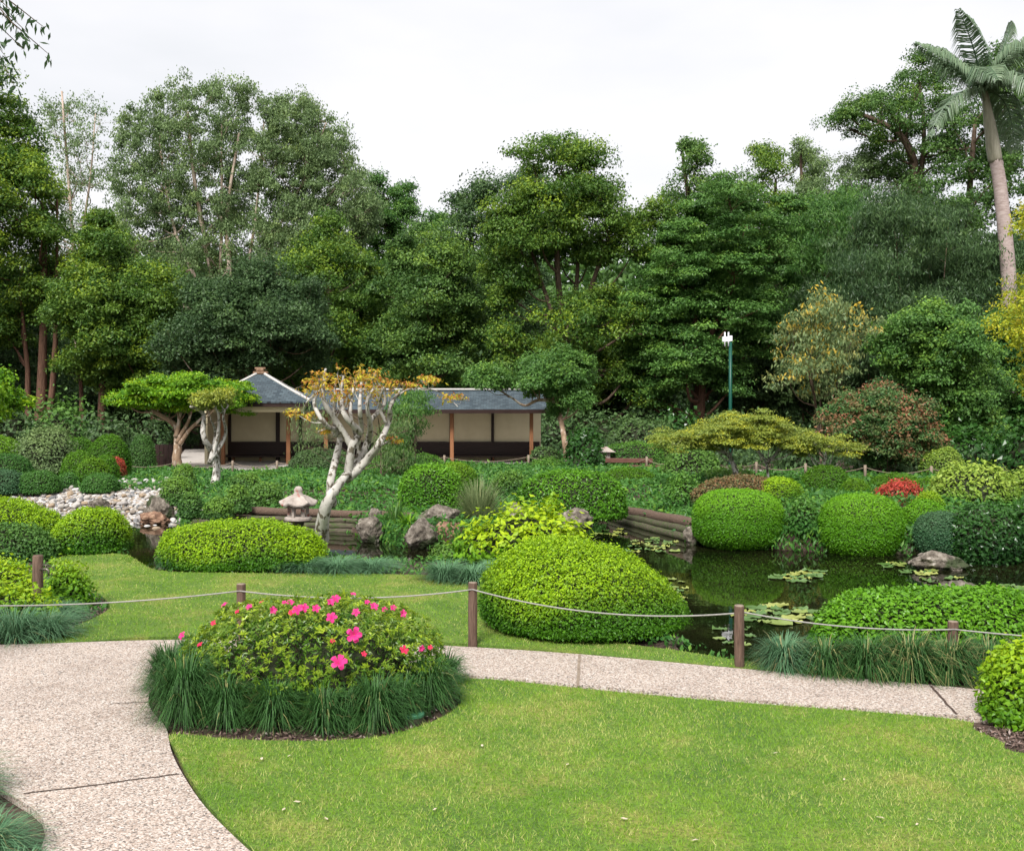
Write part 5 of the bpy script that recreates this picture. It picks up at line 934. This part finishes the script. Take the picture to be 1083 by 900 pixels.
tree("central_crape_tree", "leaning white flaky trunk with many bare pollard limbs and orange and yellow leaves", 352, 13.9, [[(318, 412), (328, 396), (352, 392), (380, 388), (402, 392), (425, 402), (430, 415), (415, 425), (400, 432), (380, 425), (355, 430), (335, 424)], [(303, 437), (312, 431), (336, 434), (344, 440), (330, 446)], [(408, 410), (430, 400), (452, 396), (463, 402), (460, 410), (430, 413)], [(430, 402), (452, 394), (462, 402), (455, 408)], [(467, 420), (478, 411), (496, 414), (494, 428), (484, 434)], [(336, 458), (344, 452), (352, 458)], [(411, 462), (420, 458), (426, 466), (416, 470)]],
     [[(329, 598), (340, 567), (352, 530), (364, 508), (373, 496)], ([(351, 533), (354, 508), (355, 462), (352, 450), (338, 430), (330, 416)], .5), ([(366, 506), (376, 498), (388, 487), (404, 467), (410, 447), (414, 429), (421, 414)], .6), ([(369, 502), (373, 472), (381, 457), (384, 430), (380, 404)], .5), ([(373, 498), (384, 470), (392, 447), (391, 425), (397, 406)], .45), ([(374, 475), (360, 450), (347, 425), (342, 404), (345, 390)], .42), ([(381, 457), (369, 440), (361, 418), (363, 397)], .38), ([(372, 500), (377, 478), (371, 440), (369, 410)], .4), ([(391, 445), (402, 428), (404, 410)], .3),
      ([(419, 420), (436, 411), (462, 414), (484, 430)], .12), ([(340, 412), (325, 425), (316, 438)], .15), ([(352, 452), (345, 455), (342, 458)], .1), ([(404, 470), (412, 466), (420, 462)], .12), ([(355, 462), (352, 430), (352, 400)], .28), ([(409, 447), (402, 430), (410, 410)], .25)],
     'orange', 'whitebark', nb=40, nc=6, per=16, rsub=.42, mult=.55, size=.075, bough=.22, clump=.14, r0=.14, fill=.3, flat=.35, up=1.0, thick=.7, limbr=.009, young=.45, tipw=.9, droop=.3, hollow=.1, aspect=.42)
tree("weeping_shrub", "weeping small tree with blue green top and trailing pale strands", 437, 25.5, [[(415, 440), (420, 420), (438, 413), (455, 418), (460, 438), (450, 446), (428, 448)], [(398, 500), (402, 450), (425, 440), (446, 445), (444, 480), (430, 505)]], [[(437, 520), (438, 470), (437, 430)], [(438, 470), (425, 450)]], 'mid', 'bark', nb=24, nc=8, mult=.9, fill=.4, per=60, size=.09, aspect=.3, droop=1.0, bough=.5, clump=.3, r0=.05, thick=1, limbr=.02)
tree("willow_shrub", "thin willow with trailing strands seen through the white limbs", 400, 24.5, [[(312, 478), (316, 440), (345, 436), (352, 470), (330, 484)], [(392, 490), (395, 455), (440, 452), (440, 475), (420, 500)]], [[(402, 525), (400, 470), (400, 440)], [(400, 460), (360, 432), (332, 440)]], 'grey', 'bark', nb=16, nc=8, per=30, mult=.7, fill=.3, size=.10, aspect=.18, droop=2.0, bough=.5, clump=.3, r0=.035, thick=.8, limbr=.012, flat=1.6)
tree("lime_leaved_tree", "lime leaved branch reaching in at the frame edge above the bank mounds", -30, 18.5, [(-90, 455), (-90, 385), (0, 389), (18, 397), (23, 412), (12, 425), (8, 445), (-5, 455)], [[(-45, 560), (-45, 470), (-40, 420)], [(-44, 460), (0, 415)]], 'lime', 'bark', nb=20, nc=8, per=50, size=.09, bough=.45, clump=.28, r0=.08, thick=.9, limbr=.02, young=.6)
tree("golden_tree", "golden yellow leaved tree reaching in at the frame edge beside the palm trunk", 1160, 21, [[(1074, 250), (1072, 228), (1090, 215), (1160, 215), (1170, 270), (1090, 262)], [(1066, 350), (1070, 322), (1090, 300), (1160, 300), (1170, 420), (1095, 415), (1080, 402), (1066, 385)]], [[(1160, 520), (1160, 400), (1150, 300), (1130, 240)], [(1158, 400), (1100, 350)]], 'gold', 'bark', nb=30, nc=9, mult=1.3, per=40, size=.09, bough=.5, clump=.32, r0=.1, thick=.9, limbr=.02, young=.5)
def overhang():
    d = 6.6; x = -5.4; O = (x, d, 0); root = thing("overhanging_tree", "nearby tree whose thin leafy twigs hang into the top corner of the sky", "tree", O); g = Geo(); trunk_geo(g, [(x, d, -.1), (x + .1, d, 2.4), (x + .6, d, 4.4), (x + 1.3, d, 5.2)], .13, .05)
    cg = Geo(); tips = [(20, 28), (35, 20), (15, 45), (36, 46), (5, 60), (-5, 12), (6, 86), (28, 38), (0, 40), (10, 10), (25, -4), (-20, 60), (-30, 20), (40, -12), (12, 55), (-2, 70), (2, 25)]
    for px, py in tips:
        c = np.array((WX(px, d), d + RNG.normal() * .15, WZ(py, d))); a = np.array((x + 1.3, d, 5.2)) + RNG.normal(size=3) * .1; P = catmull([a, (a + c) / 2 + (0, 0, .12), c], 5); tube(g, P, np.linspace(.012, .002, len(P)), 4, 0, False)
        L = P[4:]; k = np.repeat(np.arange(len(L)), 5); n = len(k); leaves(cg, L[k] + RNG.normal(size=(n, 3)) * .025, rdirs(n), RNG.uniform(.05, .085, n), .022, RNG.random(n) * .5, np.zeros(n), droop=1.0)
    g.obj("trunk", M['bark'], root, True, origin=O); cg.obj("crown", M['dark'], root, origin=O)
overhang()
# spiky fan leaves under the wood
for px, py, ds, lb in ((70, 415, 41, "spiky fan leaved plant below the red barked trunks"), (262, 398, 44, "spiky fan leaved plant just above the hipped roof edge"), (735, 470, 37, "spiky leaved plant left of the antenna pole foot")):
    g = Geo(); tuft_geo(g, (0, 0, 0), 1.3, 1.3, 90, .14, 0, .8, .9); o = g.obj("spiky_plant", M['silver']); o.location = (WX(px, ds), ds, max(0, WZ(py, ds) - 1.2)); tag(o, lb, "plant")
    if WZ(py, ds) - 1.2 > 0: o.location.z = 0; o.scale = (1, 1, (WZ(py, ds)) / 1.6)

# ------------------------------------------------------------------ masses: ground cover, grass, far wood, mulch
cov = np.array([(-22, 26), (-10.5, 24.8), (-8.2, 24.2), (-7.2, 23), (-6.8, 19.8), (-4, 18.6), (-2, 16.4), (2, 16), (6, 15.4), (24, 15), (24, 24), (WX(1250, 25.6), 25.6), (WX(1000, 26), 26), (WX(850, 27), 27), (WX(740, 29), 29), (WX(640, 30.7), 30.7), (WX(560, 31.2), 31.2), (WX(190, 31), 31), (-22, 31)])
scatter("ground_cover", cov, 230000, 'cover', .11, .24, .5, tipw=.2, dens=lambda P: sdist(pond, P[:, 0], P[:, 1]) > -.07)
nb_ = np.array([(-8, 16.5), (-8, 10), (-4, 8.5), (4.6, 7.9), (9, 8), (12, 9.5), (8, 11.5), (2, 15.8), (-3, 16.2)])
scatter("ground_cover", nb_, 60000, 'cover', .06, .10, .5, dens=lambda P: (sdist(pond, P[:, 0], P[:, 1]) > .0) & (sdist(lB, P[:, 0], P[:, 1]) > .03) & (sdist(path_poly, P[:, 0], P[:, 1]) > .12))
bk = np.array([(-40, 33.6), (WX(170, 33.6), 33.6), (WX(170, 47), 47), (WX(250, 47), 47), (WX(250, 37.3), 37.3), (WX(575, 37.3), 37.3), (WX(590, 33.5), 33.5), (WX(660, 32), 32), (WX(740, 31.2), 31.2), (WX(850, 29), 29), (WX(1000, 28), 28), (WX(1250, 27.4), 27.4), (40, 34), (45, 62), (-45, 62)])
scatter("undergrowth", bk, 120000, 'dark', .16, .8, .5, up=.4)
scatter("undergrowth", np.array([(-45, 47.5), (45, 47.5), (60, 66), (-60, 66)]), 160000, 'dark', .24, 6.0, .5, up=.4, vph=3)
def far_wood(n, d0, d1, h0, h1, W, size, seed):
    x = RNG.uniform(-W, W, n); y = RNG.uniform(d0, d1, n); top = h0 + (h1 - h0) * (.5 + .5 * lumps(np.stack([x, x * 0, x * 0], 1), .25, seed)); z = top * RNG.random(n) ** .7
    P = np.stack([x, y, z], 1); P += rdirs(n) * .5; N = unit(RNG.normal(size=(n, 3)) + (0, -.5, .7)); v = np.clip(.4 + .3 * RNG.normal(size=n) + .3 * lumps(P, .9, seed), 0, 1); g = Geo(); L = size * RNG.uniform(.6, 1.4, n)
    leaves(g, P, N, L, L * .5, v, np.zeros(n)); tag(g.obj("far_wood", M['forest']), kind='stuff')
far_wood(150000, 62, 68, 8.5, 11.0, 60, .45, 1)
far_wood(90000, 84, 96, 13, 17, 95, .9, 5)
r_ = RNG.random((500000, 2)) * (40, 9) + (-7, 15); s_ = sdist(pond, r_[:, 0], r_[:, 1]); k_ = (s_ > -.24) & (s_ < .12) & (r_[:, 1] > 15.3); r_ = r_[k_]
for a0, b0 in (((-6.6, 19.9), (-2.3, 19.6)),): r_ = r_[~((r_[:, 0] > a0[0]) & (r_[:, 0] < b0[0]) & (r_[:, 1] > 19.0))]
r_ = r_[~((r_[:, 0] > 1.9) & (r_[:, 0] < 3.45) & (r_[:, 1] > 18.0))]; m_ = len(r_); g = Geo()
z_ = RNG.uniform(WZ0 + .03, .08, m_); leaves(g, np.column_stack([r_, z_]), RNG.normal(size=(m_, 3)) * .5 + (0, -1, .5), RNG.uniform(.05, .13, m_), RNG.uniform(.02, .05, m_), RNG.random(m_), (RNG.random(m_) < .2) * RNG.random(m_), droop=.8)
tag(g.obj("bank_foliage", M['cover']), kind='stuff')
for k_, (a_, b_, c_, d_, m_) in enumerate(((262, 300, 500, 512, 'cover'), (700, 742, 505, 530, 'cover'), (560, 600, 486, 500, 'cover'), (520, 560, 500, 520, 'mid'), (1010, 1060, 470, 496, 'cover'), (742, 800, 497, 512, 'mid'), (835, 865, 528, 556, 'cover'), (262, 300, 508, 530, 'mid'))):
    H_("low_cover_plant", "low soft ground cover mound " + ("just below the rope by the pavilion", "above the sloping coir roll", "behind the long oval hedge", "beside the upright reeds", "behind the variegated bush", "behind the bronze hedge", "between the two big clipped domes", "right of the pale trunk bushes")[k_], (a_, b_, c_, d_), m_, 'plant', dist=EYE * F / (d_ - HY + 4), size=.06, lump=.2, loose=.12, rough=.06, e=2.0)
# turf blades
def blades(poly, per, h, w, seed):
    poly = np.asarray(poly)[:, :2]; lo, hi = poly.min(0), poly.max(0); lo = np.maximum(lo, (-9, 4.0)); hi = np.minimum(hi, (9, 16)); n = int((hi - lo).prod() * per); P = RNG.uniform(lo, hi, (n, 2))
    P = P[np.abs(P[:, 0]) < P[:, 1] * .56 + .3]; P = P[inside(poly, P[:, 0], P[:, 1])]
    m = len(P); z = gz(P[:, 0], P[:, 1]); a = RNG.random(m) * 6.283; l = RNG.random(m) * 6.283; hh = h * RNG.uniform(.5, 1.3, m); lean = hh * RNG.uniform(.2, 1.5, m)
    b = np.stack([np.cos(a), np.sin(a), 0 * a], 1) * (w * RNG.uniform(.7, 1.3, m))[:, None] / 2; B = np.column_stack([P, z]); tip = B + np.stack([np.cos(l) * lean, np.sin(l) * lean, hh], 1)
    V = np.stack([B - b, B + b, tip], 1).reshape(-1, 3); q = np.column_stack([P, 0 * z])
    pn = lumps(q, 1.3, seed) * .5 + lumps(q, 4.5, seed + 2) * .35 + lumps(q, 12, seed + 3) * .25
    fine = lumps(q, 34, seed + 1) + .7 * lumps(q, 75, seed + 4); hs = 1 + .35 * fine; V = V.reshape(-1, 3, 3); V[:, 2, 2] = B[:, 2] + hh * np.clip(hs, .4, 2); V = V.reshape(-1, 3)
    v = np.clip(.5 + .2 * RNG.normal(size=m) + .3 * lumps(q, 2.3, seed + 5) + .35 * fine, 0, 1); t = np.clip((RNG.random(m) < (.26 + .6 * np.clip(pn, -.4, 1) + .15 * fine)) * RNG.uniform(.4, 1, m), 0, 1)
    g = Geo(); g.add(V, None, np.arange(m * 3).reshape(-1, 3), 0, np.stack([v, t], 1)); tag(g.obj("grass", M['grassblade']), kind='stuff')
blades(lA, 11000, .022, .0048, 1); blades(lB, 4500, .020, .008, 4)
# bark mulch chips in the beds
mul = Geo()
for poly, n in ((GP([(75, 662), (112, 645), (112, 637), (95, 626), (60, 618), (0, 640), (0, 682), (30, 682)]), 2600), (GP([(182, 776), (260, 782), (370, 782), (440, 769), (486, 744), (484, 722), (400, 722), (300, 712), (215, 712), (170, 740)]), 2600), (GP([(1022, 768), (1060, 783), (1110, 800), (1200, 800), (1200, 760), (1083, 766)]), 1500), (GP([(200, 540), (200, 505), (285, 505), (285, 539)]), 900)):
    poly = np.array(poly); P = RNG.uniform(poly.min(0), poly.max(0), (n * 2, 2)); P = P[inside(poly, P[:, 0], P[:, 1])][:n]; m = len(P)
    leaves(mul, np.column_stack([P, gz(P[:, 0], P[:, 1]) - .02 + RNG.random(m) * .02]), RNG.normal(size=(m, 3)) * .5 + (0, 0, 1), RNG.uniform(.02, .05, m), RNG.uniform(.008, .018, m), RNG.random(m), (RNG.random(m) < .15) * RNG.random(m))
tag(mul.obj("bark_mulch", M['chips']), kind='stuff')
# fallen leaves on lawn and path
lm = []
for s_ in range(3):
    g = Geo(); L = .03; g.add([(-L, 0, 0), (-L * .3, L * .35, .006), (L * .5, L * .3, .004), (L, 0, .008), (L * .4, -L * .32, .005), (-L * .4, -L * .35, .008)], None, [(0, 5, 1), (5, 4, 1), (1, 4, 2), (2, 4, 3)]); lm.append(g.mesh("fallen_leaf", M['deadleaf']))
for k, (px, py) in enumerate(((277, 806), (306, 803), (314, 852), (345, 870), (243, 733), (893, 828), (931, 869), (970, 876), (735, 893), (984, 871), (510, 792), (72, 681), (300, 860), (780, 630), (600, 812), (820, 800), (660, 870), (460, 860))):
    x, y = G(px, py); o = bpy.data.objects.new("fallen_leaf", lm[k % 3]); COL.objects.link(o); o.location = (x, y, .022 if py != 630 else WZ0 + .01); o.rotation_euler = (.2, .1, RNG.random() * 6); s_ = RNG.uniform(.5, .8) ; o.scale = (s_,) * 3
    tag(o, "small dry pale leaf fallen on the open lawn" if k != 13 else "small dry pale leaf floating on the pond beside the lily pads", "leaf", "fallen leaves on the lawn" if k != 13 else None)
